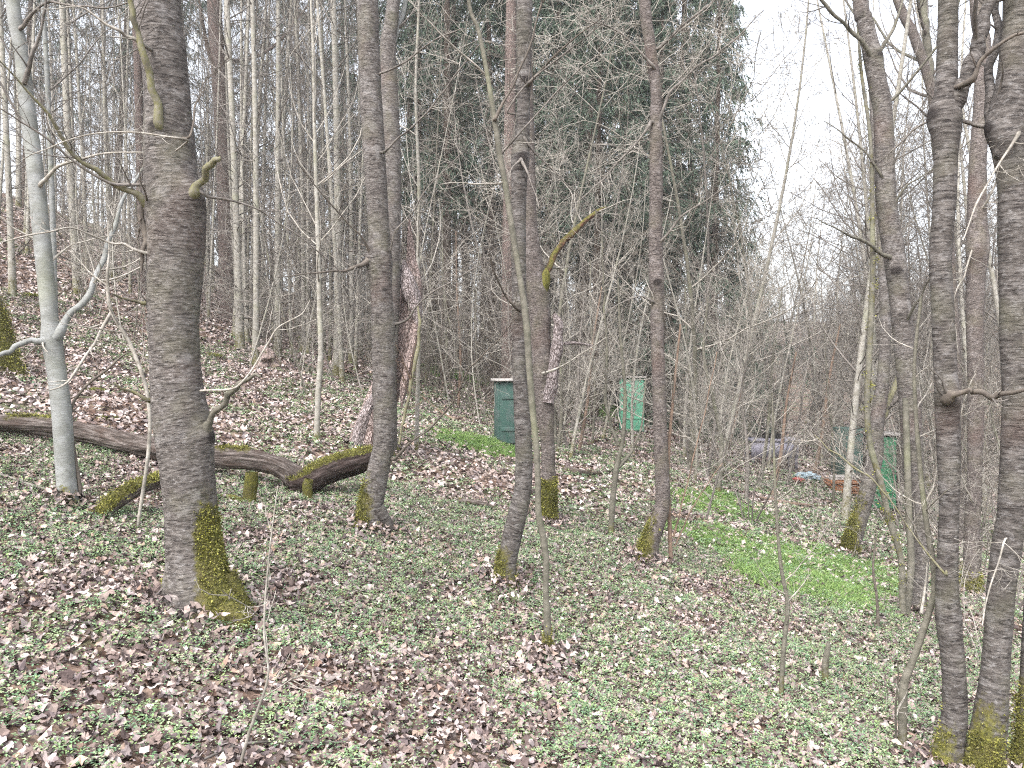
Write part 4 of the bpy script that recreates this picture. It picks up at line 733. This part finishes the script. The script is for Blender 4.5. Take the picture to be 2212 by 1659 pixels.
def cabinet(u, v, w, h, dep, rz, body, label, doors=1, lid=True, side=None, d=None):
    r, b, d = stand('green_cabinet', u, v, label, 'cabinet', 'green cabinets among the trees', d=d); r.rotation_euler.z = rz; w, h, dep = w * d / F, h * d / F, dep * d / F; print('CAB', u, round(d, 1), round(h, 2))
    m = MB(); t = .02; m.box((0, 0, h / 2 + .03), (w / 2, dep / 2, h / 2)); m.build('body', side or body, r, bevel=.008)
    dw = (w - .03 * (doors + 1)) / doors
    for k in range(doors):
        cx = -w / 2 + .03 + dw / 2 + k * (dw + .03); m = MB(); m.box((cx, -dep / 2 - .012, h / 2 + .03), (dw / 2, .014, h / 2 - .03))
        for zz in (.25, .75): m.box((cx, -dep / 2 - .032, h * zz + .03), (dw / 2 - .03, .007, .035))
        do = m.build('door', body, r, bevel=.004); m = MB(); hx = cx + (dw / 2 - .06) * (1 if doors == 1 or k == 0 else -1)
        m.box((hx, -dep / 2 - .05, h * .52), (.012, .018, .05)); m.build('handle', M['black'], do, bevel=.003)
    for sx in (-1, 1):
        for sy in (-1, 1): m = MB(); m.box((sx * (w / 2 - .05), sy * (dep / 2 - .05), -.03), (.035, .035, .06)); m.build('leg', M['black'], r)
    if lid: m = MB(); m.box((0, -.02, h + .05), (w / 2 + .05, dep / 2 + .07, .02)); m.build('lid', M['lid'], r, bevel=.005)
    return r
cabinet(1096, 962, 50, 136, 44, math.radians(12), M['green_d'], 'dark green cabinet half hidden behind the middle cherry tree', 1)
cabinet(1364, 932, 52, 114, 40, math.radians(-6), M['green_m'], 'mint green two-door cabinet with a pale overhanging lid', 2, side=M['green_m'])
cabinet(1900, 1098, 60, 158, 50, math.radians(-14), M['green_v'], 'vivid green cabinet with a black side behind the leaning mossy trunk', 1, side=M['black'])
cabinet(1838, 1035, 64, 110, 50, math.radians(8), M['green_d'], 'dull green cabinet deep in the twigs left of the leaning mossy trunk', 1, lid=False)
r, b, d = stand('work_table', 1665, 1010, 'grey low table with dark scrap on it behind the saplings', 'table')
s = d / F; m = MB(); m.box((0, 0, 62 * s), (52 * s, .35, .03)); m.build('tabletop', M['grey'], r, bevel=.006); m = MB(); m.box((0, -.3, 42 * s), (50 * s, .02, 17 * s)); m.build('apron', M['grey'], r)
for sx in (-1, 1):
    for sy in (-1, 1): m = MB(); m.box((sx * 46 * s, sy * .28, 30 * s), (.03, .03, 31 * s)); m.build('leg', M['grey'], r)
m = MB()
for k in range(26): m.box((rng.uniform(-48, 30) * s, rng.uniform(-.25, .25), 68 * s + rng.uniform(0, .07)), (rng.uniform(.03, .12), .03, rng.uniform(.015, .04)), rng.uniform(0, 3))
m.v = [v + b for v in m.v]; tag(m.build('scrap_pile', M['black'], None, b), 'black charred scrap heaped on the grey low table', 'scrap')
r, b, d = stand('board_stack', 1822, 1062, 'stack of orange-brown boards with white ones on top', 'boards'); s = d / F
for k in range(5): m = MB(); m.box((rng.uniform(-2, 2) * s, rng.uniform(-.04, .04), (3 + k * 5.2) * s), (36 * s, .3, 2.4 * s), rng.uniform(-.05, .05) - .15); m.build('board', M['orange'], r, bevel=.004)
for k in range(2): m = MB(); m.box((rng.uniform(-6, 6) * s, 0, (29 + k * 4) * s), (34 * s, .12, 1.5 * s), rng.uniform(-.1, .1) - .1); m.build('board', M['lid'], r, bevel=.003)
def crumple(u, v, wd, hg, mt, name, label, cat):
    r, b, d = stand(name, u, v, label, cat); bpy.data.objects.remove(r); s = d / F; m = MB(); A, B = 26, 14
    th = np.linspace(0, 2 * math.pi, A, endpoint=False); ph = np.linspace(0, math.pi, B)
    V = np.array([[math.cos(a) * math.sin(p), math.sin(a) * math.sin(p), math.cos(p)] for p in ph for a in th]); V = V * (1 + .9 * (n3(V * 3.1 + u) - .5))[:, None] * (1 + .4 * (n3(V * 8) - .5))[:, None]
    V = V * np.array([wd / 2 * s, wd / 2 * s * .7, hg / 2 * s]) + b + [0, 0, hg * .35 * s]
    m.add(V, np.array([[i_ * A + j, i_ * A + (j + 1) % A, (i_ + 1) * A + (j + 1) % A, (i_ + 1) * A + j] for i_ in range(B - 1) for j in range(A)]))
    return tag(m.build(name, mt, None, b, smooth=False), label, cat)
crumple(1742, 1036, 50, 20, M['bluewhite'], 'plastic_sack', 'pale blue crumpled plastic sack left of the orange boards', 'sack')
crumple(1722, 1040, 26, 10, M['red'], 'plastic_scrap', 'small red plastic scrap beside the pale blue sack', 'scrap')

# ------------------------------------------------------------------ background trees: variants, then copies
def fwd(o): o.location = (0, -500, 0); return o
def pole_variant(mt, tw, h=17, r0=.10, lean=.3, low=.25, bushy=4, label=''):
    root = empty('pole_tree', (0, 0, 0), label, 'tree', 'grey pole trees on the slope'); z = np.linspace(0, 1, 14)
    ph = rng.uniform(0, 6.3); P = np.stack([lean * np.sin(z * 2.6 + ph) - lean * math.sin(ph), lean * np.cos(z * 2.1 + ph) - lean * math.cos(ph), z * h - .2], 1); R = r0 * (1 - .8 * z) * (1 + .35 * np.exp(-z * 40))
    m = MB(); m.tubes(P[None], R[None], 10); m.ms = [np.clip(.75 - m.v[0][:, 2] * .6, 0, 1) * .9]; m.build('trunk', mt, root)
    m = MB(); a, ra = grow(P[None], R[None], 30, (low, 1), (28, 62), (.10, .24), .10, .10, 9, .42, .35, rmin=.006); b_, rb = grow(a, ra, bushy + 2, (.15, 1), (28, 60), (.25, .5), .05, .13, 6, .5, .4, rmin=.0035); c, rc = grow(b_, rb, bushy, (.15, 1), (25, 60), (.3, .6), .04, .14, 4, .6, .4, rmin=.0025)
    e, re = grow(P[None], R[None], 34, (.04, .45), (50, 95), (.04, .12), .02, .12, 7, .25, .2, rmin=.005); e2, re2 = grow(e, re, 3, (.2, 1), (30, 70), (.25, .55), .0, .14, 4, .6, .3, rmin=.0035); m.tubes(e2, re2, 3)
    m.tubes(a, ra, 4); m.tubes(b_, rb, 3); m.tubes(c, rc, 3); m.tubes(e, re, 3); m.build('crown', tw, root); return root
def young_variant(mt, tw, h=9, r0=.05, na=24, nb_=8):
    root = empty('young_tree', (0, 0, 0), '', 'tree', 'leafless trees of the thicket'); z = np.linspace(0, 1, 12); ph = rng.uniform(0, 6.3)
    P = np.stack([.9 * np.sin(z * 2.2 + ph) - .9 * math.sin(ph), .9 * np.cos(z * 2.6 + ph) - .9 * math.cos(ph), z * h - .2], 1)[None]; R = (r0 * (1 - .85 * z))[None]; m = MB(); m.tubes(P, R, 8); m.build('trunk', mt, root)
    m = MB(); a, ra = grow(P, R, na, (.08, 1), (35, 80), (.22, .5), .03, .15, 12, .5, .3, rmin=.008); b_, rb = grow(a, ra, nb_, (.1, 1), (30, 75), (.2, .5), .02, .17, 8, .55, .3, rmin=.006); c, rc = grow(b_, rb, 5, (.1, 1), (30, 75), (.25, .6), .02, .18, 5, .7, .3, rmin=.0045)
    m.tubes(a, ra, 4); m.tubes(b_, rb, 3); m.tubes(c, rc, 3); m.build('crown', tw, root); return root
def spruce_variant(h=22, low=.35, reach=3.0, dens=1.0, label='', dead=True, var=.7):
    root = empty('spruce_tree', (0, 0, 0), label, 'tree', 'dark spruces behind the clearing'); m = MB(); z = np.linspace(0, 1, 12)
    P = np.stack([.1 * np.sin(z * 4), .1 * np.cos(z * 3), z * h - .3], 1); R = .17 * (1 - .93 * z); m.tubes(P[None], R[None], 10); m.build('trunk', M['spruce'], root)
    n = int(170 * dens * (1 - low) / .65); t = np.sort(rng.uniform(low, .99, n)); az = rng.uniform(0, 2 * math.pi, n); L = reach * (1 - (t - low) / (1 - low) * .92) * rng.uniform(var, 1.08, n) * np.minimum(1, .55 + (t - low) * 4)
    K = 8; s = np.linspace(0, 1, K)[None]; dz = -(.20 + .25 * (1 - t))[:, None] * s * L[:, None] * 1.3 + .22 * L[:, None] * s ** 3; rad = s * L[:, None]
    B = np.stack([np.cos(az)[:, None] * rad, np.sin(az)[:, None] * rad, (t * h - .3)[:, None] + dz], -1) + rng.normal(0, .02, (n, K, 3)); RB = np.broadcast_to(.022 * (1.05 - s), (n, K)) * (L / reach)[:, None] + .003
    m.v = m.v; m2 = MB(); m2.tubes(B, RB, 3)
    if dead: a, ra = grow(P[None], R[None], 46, (.05, low + .08), (70, 105), (.035, .10), -.02, .07, 6, .12, .0, rmin=.006); b_, rb = grow(a, ra, 4, (.3, 1), (30, 70), (.2, .5), 0, .1, 4, .6, .2, rmin=.003); m2.tubes(a, ra, 3); m2.tubes(b_, rb, 3)
    m2.build('branches', M['twigg'], root)
    nb = 15; i_ = np.repeat(np.arange(n), nb); f = rng.uniform(.12, 1, n * nb) ** .8; x_ = f * (K - 1.001); k_ = x_.astype(int); fr = (x_ - k_)[:, None]
    o = B[i_, k_] * (1 - fr) + B[i_, k_ + 1] * fr; sd = np.stack([-np.sin(az[i_]), np.cos(az[i_]), 0 * az[i_]], 1) * rng.choice([-1, 1], (n * nb, 1)); ou = np.stack([np.cos(az[i_]), np.sin(az[i_]), 0 * az[i_]], 1)
    ll = (.16 + .28 * L[i_] / reach) * rng.uniform(.6, 1.3, n * nb); d_ = nrm(sd * .7 + ou * .55 + np.array([0, 0, -.75]) + rng.normal(0, .2, (n * nb, 3)))
    nn = 9; s2 = np.linspace(.05, 1, nn)[None, :, None]; pos = o[:, None] + d_[:, None] * s2 * ll[:, None, None] + np.array([0, 0, -1.]) * (s2 ** 2) * (ll * .95)[:, None, None]
    pos = pos.reshape(-1, 3); q_ = len(pos); dr = nrm(np.repeat(d_, nn, 0) + rng.normal(0, .55, (q_, 3)) + np.array([0, 0, -.35])); wv = nrm(np.cross(dr, rng.normal(size=(q_, 3)))) * .020; le = rng.uniform(.07, .15, q_)[:, None]
    m = MB(); m.add(np.stack([pos - wv, pos + wv, pos + dr * le + wv * .25, pos + dr * le - wv * .25], 1).reshape(-1, 3), np.arange(q_)[:, None] * 4 + np.array([[0, 1, 2, 3]])); m.build('foliage', M['needle'], root, smooth=False); return root
def shrub_variant(mt, h=2.6, stems=7, spread=.5, lv=(6, 4, 4), r0=.012, label='', arch=-.05):
    root = empty('shrub', (0, 0, 0), label, 'shrub', 'bare shrubs'); az = rng.uniform(0, 6.3, stems); K = 10
    d_ = nrm(np.stack([np.cos(az) * spread * rng.uniform(.2, 1, stems), np.sin(az) * spread * rng.uniform(.2, 1, stems), np.ones(stems)], 1)); P = [np.stack([np.cos(az) * .08, np.sin(az) * .08, az * 0 - .05], 1)]; L = h * rng.uniform(.6, 1.15, stems)[:, None] / (K - 1)
    for k in range(K - 1): P.append(P[-1] + d_ * L); d_ = nrm(d_ + rng.normal(0, .10, d_.shape) + np.array([0, 0, arch]))
    P = np.stack(P, 1); R = r0 * np.linspace(1, .3, K)[None] * rng.uniform(.5, 1.2, (stems, 1)); m = MB(); m.tubes(P, R, 6); m.build('stems', mt[0], root)
    m = MB(); a, ra = grow(P, R, lv[0], (.2, 1), (25, 65), (.25, .55), .03, .13, 8, .55, .4, rmin=.0022); b_, rb = grow(a, ra, lv[1], (.15, 1), (25, 65), (.3, .6), .03, .15, 6, .6, .4, rmin=.0018); c, rc = grow(b_, rb, lv[2], (.15, 1), (25, 65), (.35, .65), .02, .15, 4, .7, .4, rmin=.0014)
    m.tubes(a, ra, 4); m.tubes(b_, rb, 3); m.tubes(c, rc, 3); m.build('twigs', mt[1], root); return root

def place(variants, spots, group):
    """each spot: (x, y, scale, rz, label, variant index)"""
    used = set()
    for (x, y, s, rz, lab, k) in spots:
        v = variants[k]; loc = (x, y, float(T(x, y)) - .03)
        if k not in used: used.add(k); v.location = loc; v.rotation_euler = (0, 0, rz); v.scale = (s, s, s); v['label'] = lab; v['group'] = group
        else: dup(v, loc, rz, s, lab, group, (rng.normal(0, .025), rng.normal(0, .025)))
    for k, v in enumerate(variants):
        if k not in used:
            for ch in list(v.children): bpy.data.objects.remove(ch)
            bpy.data.objects.remove(v)
def at(u, d): return (u - CU) / F * d, d
# grey poles on the left slope
def pl(u, d_, k):
    t_ = ['thin grey', 'slim grey', 'stout grey', 'thickest grey', 'pale smooth', 'thin olive'][k]
    w_ = 'left of the smooth maple' if u < 90 else 'between the smooth maple and the big cherry' if u < 330 else 'hidden around the big cherry trunk' if u < 430 else 'just right of the big cherry' if u < 600 else 'midway between the big cherry and the split trunk' if u < 720 else 'just left of the curved cherry' if u < 800 else 'behind the split dead trunk'
    return t_ + (' pole tree ' if d_ < 26 else ' far pole tree ' if d_ < 35 else ' farthest pole tree ') + w_
PV = [pole_variant(M['pole'], M['twigg'], 18, r) for r in (.045, .058, .072, .09)] + [pole_variant(M['maple'], M['twigg'], 16, .06), pole_variant(M['ash'], M['twigd'], 15, .05)]
spots = []
for (u, d_, s, k) in [(520, 19, 1.05, 3), (535, 22, .9, 1), (552, 17, 1, 2), (600, 20, .95, 3), (590, 24, 1.1, 2), (630, 21, .9, 0), (655, 26, 1, 1), (728, 19, 1.1, 3), (740, 17.5, .9, 1), (758, 23, 1, 2), (768, 21, 1, 0), (700, 25, 1, 1), (712, 22, .9, 5), (120, 12, .8, 4), (172, 20, 1.1, 3), (190, 24, 1, 1), (30, 16, .9, 2), (60, 22, 1, 0), (245, 25, 1, 2), (270, 28, 1, 1), (450, 24, .9, 0), (500, 27, 1, 2), (570, 30, 1, 3), (640, 30, 1.1, 2), (690, 32, 1, 3), (780, 27, 1, 1), (920, 22, .8, 5)]:
    x, y = at(u, d_); spots.append((x, y, s, rng.uniform(0, 6.3), pl(u, d_, k), k))
for _ in range(95):
    u, d_ = rng.uniform(-60, 860), rng.uniform(22, 44); x, y = at(u, d_); k = int(rng.choice([0, 1, 2, 3, 4, 5])); spots.append((x, y, rng.uniform(.6, 1.05), rng.uniform(0, 6.3), pl(u, d_, k), k))
place(PV, spots, 'grey pole trees on the slope')
# pines
r, b, d = stand('pine_tree', 498, 690, 'reddish pine trunk standing between the big cherry and the pole trees', 'tree')
_, q = trunk(px([(500, 712, 42), (498, 690, 40), (492, 600, 34), (488, 480, 33), (484, 380, 32), (478, 250, 31), (470, 120, 30), (462, 0, 29), (450, -300, 26), (440, -900, 12)], d), M['pine'], r, b, 32, .06, seed=2)
branch(r, b, px([(470, 160, 12), (450, 110, 10), (440, 60, 8), (430, 0, 5)], d - .2, .3), M['spruce'], M['twigg'], (5, 3)); top_crown(r, b, q, [M['pine'], M['twigg']], 8, (.2, .4), EYE[2] + 8)
r, b, d = stand('pine_tree', 312, 640, 'thin reddish pine trunk peeping out just left of the big cherry', 'tree')
_, q = trunk(px([(309, 670, 21), (308, 640, 20), (305, 450, 18), (302, 300, 18), (298, 150, 17), (294, 0, 16), (290, -500, 9)], d), M['pine'], r, b, 24, .08, seed=5); top_crown(r, b, q, [M['pine'], M['twigg']], 8, (.2, .4), EYE[2] + 8)
r, b, d = stand('pine_tree', 1098, 850, 'reddish trunk directly behind the middle cherry and the dark green cabinet', 'tree', d=19)
_, q = trunk(px([(1098, 870, 32), (1098, 780, 30), (1098, 600, 28), (1100, 400, 26), (1102, 200, 24), (1104, 0, 22), (1106, -500, 12)], d), M['pine'], r, b, 32, .08, seed=7); top_crown(r, b, q, [M['pine'], M['twigg']], 8, (.2, .4), EYE[2] + 8)
# spruces
SV = [spruce_variant(22, .30, 2.9), spruce_variant(24, .24, 3.1), spruce_variant(20, .36, 2.6), spruce_variant(17, .06, 3.5, .85, dead=False, var=.45)]
spots = []
for (u, d_, s, k) in [(900, 27, 1, 0), (960, 24, 1, 1), (1010, 29, 1.05, 0), (1060, 25, .95, 2), (1110, 31, 1.1, 1), (1160, 26, 1, 0), (1215, 29, 1, 2), (1260, 25, 1, 1), (1310, 30, 1.1, 0), (1360, 27, 1, 1), (1410, 31, 1, 2), (1450, 28, 1, 0), (1500, 30, 1.05, 1), (860, 32, 1.1, 1), (800, 36, 1.1, 0), (940, 34, 1.1, 2), (1040, 35, 1.1, 1), (1190, 35, 1.1, 0), (1340, 36, 1.1, 1), (1290, 23, .8, 2), (1520, 38, 1.1, 0), (1240, 40, 1.1, 1), (1400, 41, 1.1, 0), (980, 41, 1.1, 1), (1110, 42, 1.1, 0)]:
    x, y = at(u, d_); spots.append((x, y, s, rng.uniform(0, 6.3), 'dark spruce in the dense stand ' + ('behind the split dead trunk' if u < 980 else 'behind the middle cherry' if u < 1180 else 'behind the flaking-bark cherry' if u < 1300 else 'behind the slim right cherry' if u < 1440 else 'near its right end') + (', front row' if d_ < 27.5 else ', back row' if d_ > 31.5 else ''), k))
for (u, d_, s, k) in [(250, 36, 1, 2), (60, 34, .9, 0), (170, 44, 1.0, 1), (420, 40, 1, 1), (560, 42, 1, 0), (660, 40, 1, 2), (740, 44, 1.1, 1), (340, 46, 1.0, 0)]:
    x, y = at(u, d_); spots.append((x, y, s, rng.uniform(0, 6.3), 'distant spruce showing through the pole trees on the slope', k))
x, y = at(1545, 25.5); spots.append((x, y, 1.0, 1.2, 'tallest right-hand spruce with drooping tiers against the sky', 3))
x, y = at(1330, 30); spots.append((x, y, .8, 4.2, 'low-branched spruce deep behind the slim right cherry', 3))
x, y = at(1190, 33); spots.append((x, y, .8, 5.2, 'low-branched spruce deep behind the flaking-bark cherry', 3))
x, y = at(1440, 24.5); spots.append((x, y, .95, 2.2, 'full low-branched spruce beside the last one before the sky', 3))
place(SV, spots, 'dark spruces behind the clearing')
# thin whips on the slope
WV = [young_variant(M['pole'], M['twig'], 9, .022, 14, 4), young_variant(M['ash'], M['twigg'], 8, .018, 14, 4)]
spots = []
for _ in range(62):
    u, d_ = rng.uniform(150, 1150), rng.uniform(14, 30); x, y = at(u, d_); spots.append((x, y, rng.uniform(.45, 1.0), rng.uniform(0, 6.3), 'thin leafless whip among the poles, ' + ('left of the split dead trunk' if u < 780 else 'right of the split dead trunk') + (', near' if d_ < 20 else ', far'), int(rng.integers(0, 2))))
place(WV, spots, 'thin whips on the slope')
# thicket
HV = [shrub_variant((M['twigg'], M['twig']), 2.8, 7, .6), shrub_variant((M['ash'], M['twigd']), 3.4, 6, .55), shrub_variant((M['twigd'], M['twigd']), 2.4, 8, .8), shrub_variant((M['twig'], M['twig']), 2.2, 7, .8, r0=.008, arch=-.10)]
KEEP = [(1364, 62, 30), (1905, 14, 13), (1665, 40, 25), (1822, 40, 20), (1742, 30, 20), (1098, 40, 20)]
def clear(u, d_): return all(abs(u - a) > w + 900 / d_ or d_ > dm for a, w, dm in KEEP)
spots = []
def scatter(n, u0, u1, d0_, d1_, s0, s1, ks, labf):
    c = 0
    while c < n:
        u, d_ = rng.uniform(u0, u1), rng.uniform(d0_, d1_); c += 1
        if not clear(u, d_): continue
        x, y = at(u, d_); spots.append((x, y, rng.uniform(s0, s1), rng.uniform(0, 6.3), labf(u, d_), int(rng.choice(ks))))
def sl(u, d_): return ('bare twiggy shrub in the thicket ' if d_ > 15 else 'pale bare shrub nearer than the thicket ') + ('below the dark spruces' if u < 1450 else 'around the grey low table' if u < 1750 else 'by the leaning mossy trunk')
scatter(46, 1190, 1820, 11, 26, .7, 1.35, [0, 0, 1, 2, 3], sl)
scatter(46, 850, 1300, 17, 30, .8, 1.4, [1, 2, 2], lambda u, d_: 'bare brown shrub on the bank behind the dark green cabinet')
scatter(30, 1780, 2300, 9, 24, .8, 1.5, [0, 1, 2, 3], lambda u, d_: 'bare shrub among the stems on the right, ' + ('close behind the right-hand cherries' if d_ < 14 else 'far behind the right-hand cherries'))
scatter(26, 180, 900, 17, 32, .5, 1.3, [0, 1, 2, 3], lambda u, d_: 'sparse bare shrub at the foot of the pole trees')
for (u, d_, s, k) in [(2140, 6.4, .55, 3), (2090, 7.5, .6, 3), (1400, 8.6, .35, 2), (2180, 9, .9, 0), (1750, 10.5, .7, 3), (1620, 11, .8, 0)]:
    x, y = at(u, d_); spots.append((x, y, s, rng.uniform(0, 6.3), 'low pale twiggy shrub close to the right-hand cherries', k))
place(HV, spots, 'bare shrubs')
# taller leafless trees at the right and behind the thicket
BV = [pole_variant(M['pole'], M['twigg'], 13, .06, .7, .12, 6), pole_variant(M['pole'], M['twigg'], 11, .06, .8, .1, 6), pole_variant(M['pole'], M['twig'], 9, .05, .9, .08, 7), young_variant(M['ash'], M['twig']), young_variant(M['twigg'], M['twig']), young_variant(M['twigg'], M['twigd'], 10, .055)]
spots = []
for (u, d_, s, k) in [(1825, 13, 1, 0), (1870, 16, 1, 1), (1905, 19, 1.1, 0), (1780, 24, .8, 1), (1960, 17, 1, 1), (2010, 21, 1.1, 0), (2070, 15, 1, 2), (2140, 18, 1.1, 0), (2200, 14, 1, 1), (2060, 27, 1.2, 0), (1940, 29, 1.2, 1), (1860, 33, 1.1, 0), (1800, 38, .9, 2), (2120, 32, 1.2, 1), (2190, 26, 1.1, 0), (1740, 40, .7, 2)]:
    x, y = at(u, d_); spots.append((x, y, s, rng.uniform(0, 6.3), 'leafless tree against the white sky ' + ('left of the leaning cherry clump' if u < 1860 else 'behind the leaning cherry clump' if u < 1990 else 'behind the forked cherry' if u < 2110 else 'at the right edge') + (', far off' if d_ > 22 else ''), k))
def yl(u, d_, w_): return w_ + ('left of the slim right cherry' if u < 1400 else 'right of the slim right cherry' if u < 1560 else 'over the bright grass strip' if u < 1700 else 'left of the leaning mossy trunk' if u < 1860 else 'behind the right-hand cherries') + (', nearest row' if d_ < 13 else ', farther row' if d_ > 18 else '')
for _ in range(54):
    u, d_ = rng.uniform(1080, 1850), rng.uniform(12, 27)
    if clear(u, d_): x, y = at(u, d_); spots.append((x, y, rng.uniform(.65, 1.05), rng.uniform(0, 6.3), yl(u, d_, 'tall twiggy leafless tree ') if u > 1180 else 'tall twiggy leafless tree behind the middle cherry', int(rng.integers(2, 6))))
for _ in range(8):
    u, d_ = rng.uniform(1830, 2250), rng.uniform(15, 28); x, y = at(u, d_); spots.append((x, y, rng.uniform(1.1, 1.5), rng.uniform(0, 6.3), yl(u, d_, 'high-crowned leafless tree '), int(rng.choice([0, 1, 3, 5]))))
for _ in range(24):
    u, d_ = rng.uniform(1590, 2300), rng.uniform(20, 38); x, y = at(u, d_); spots.append((x, y, rng.uniform(.8, 1.15), rng.uniform(0, 6.3), yl(u, d_, 'tall grey leafless tree '), int(rng.integers(0, 6))))
for _ in range(42):
    u, d_ = rng.uniform(1180, 1850), rng.uniform(9, 20)
    if clear(u, d_): x, y = at(u, d_); spots.append((x, y, rng.uniform(.32, .62), rng.uniform(0, 6.3), 'young leafless tree with spreading twigs ' + ('left of the slim right cherry' if u < 1400 else 'right of the slim right cherry' if u < 1560 else 'over the bright grass strip' if u < 1700 else 'left of the leaning mossy trunk') + (', nearest row' if d_ < 12 else ', farther row' if d_ > 16 else ''), int(rng.integers(2, 5))))
for (u, d_, s, k) in [(1300, 17, .62, 2), (1370, 15, .6, 2), (1480, 17, .6, 1), (1560, 15, .55, 2), (1600, 20, .6, 2), (1500, 13, .5, 2), (1660, 18, .55, 1), (1250, 20, .6, 1), (1700, 26, .6, 2), (1230, 13, .6, 2)]:
    x, y = at(u, d_); spots.append((x, y, s, rng.uniform(0, 6.3), yl(u, d_, 'small leafless tree with spreading twigs '), k))
place(BV, spots, 'leafless trees of the thicket')
# far wood on the opposite side
for (n, u0, u1, d0_, d1_, h0, h1, lab) in [(230, 1450, 2700, 50, 140, 8, 13, 'far leafless wood on the opposite slope'), (120, 420, 1500, 45, 75, 6, 10, 'brown leafless wood closing the view behind spruces and poles'), (50, -500, 420, 45, 80, 4, 8, 'sparse leafless wood on the hilltop at the left')]:
    m = MB(); u_ = rng.uniform(u0, u1, n); d_ = np.sqrt(rng.uniform(d0_ ** 2, d1_ ** 2, n)); x = (u_ - CU) / F * d_; y = d_; z = T(x, y); h = rng.uniform(h0, h1, n); s_ = np.linspace(0, 1, 5)
    P = np.stack([x[:, None] + rng.normal(0, .3, (n, 5)) * s_, y[:, None] + rng.normal(0, .3, (n, 5)) * s_, z[:, None] + s_ * h[:, None]], -1); R = np.broadcast_to(.14 * (1.05 - s_), (n, 5))
    a, ra = grow(P, R, 16, (.04, 1), (25, 65), (.2, .45), .1, .1, 5, .5, .4, rmin=.025); b_, rb = grow(a, ra, 9, (.1, 1), (25, 60), (.3, .6), .05, .12, 4, .6, .3, rmin=.016); m.tubes(P, R, 5); m.tubes(a, ra, 3); m.tubes(b_, rb, 3)
    tag(m.build('distant_woodland', M['twigg' if u0 > 500 else 'twigd']), lab, 'woodland', kind='stuff')
for (p, rr) in FEET:
    n = int(260 + 900 * rr); th = rng.uniform(0, 2 * math.pi, n); q_ = rr * .75 + np.abs(rng.normal(0, .09 + rr * .4, n)); leaves(LITTER, p[0] + np.cos(th) * q_, p[1] + np.sin(th) * q_, .03, OVAL, .085, .6, P0)
mb = LITTER
tag(mb.build('leaf_litter', M['leaf'], smooth=False), 'brown and pale fallen leaves covering the forest floor', 'leaf litter', kind='stuff')
# ------------------------------------------------------------------ haze volume added to soften and pale the distance
hm = bpy.data.materials.new('distance_haze'); hm.use_nodes = True; hn = hm.node_tree; hn.nodes.clear(); ho = hn.nodes.new('ShaderNodeOutputMaterial'); hv = hn.nodes.new('ShaderNodeVolumePrincipled')
hv.inputs['Density'].default_value = .0009; hv.inputs['Color'].default_value = (.93, .95, .97, 1); hn.links.new(hv.outputs[0], ho.inputs['Volume'])
m = MB(); m.box((0, 0, 12), (300, 275, 26)); o = m.build('haze', hm, smooth=False); tag(o, kind='stuff'); o.location = (30, 236, 0)
sc.cycles.volume_max_steps = 64; sc.cycles.volume_bounces = 1
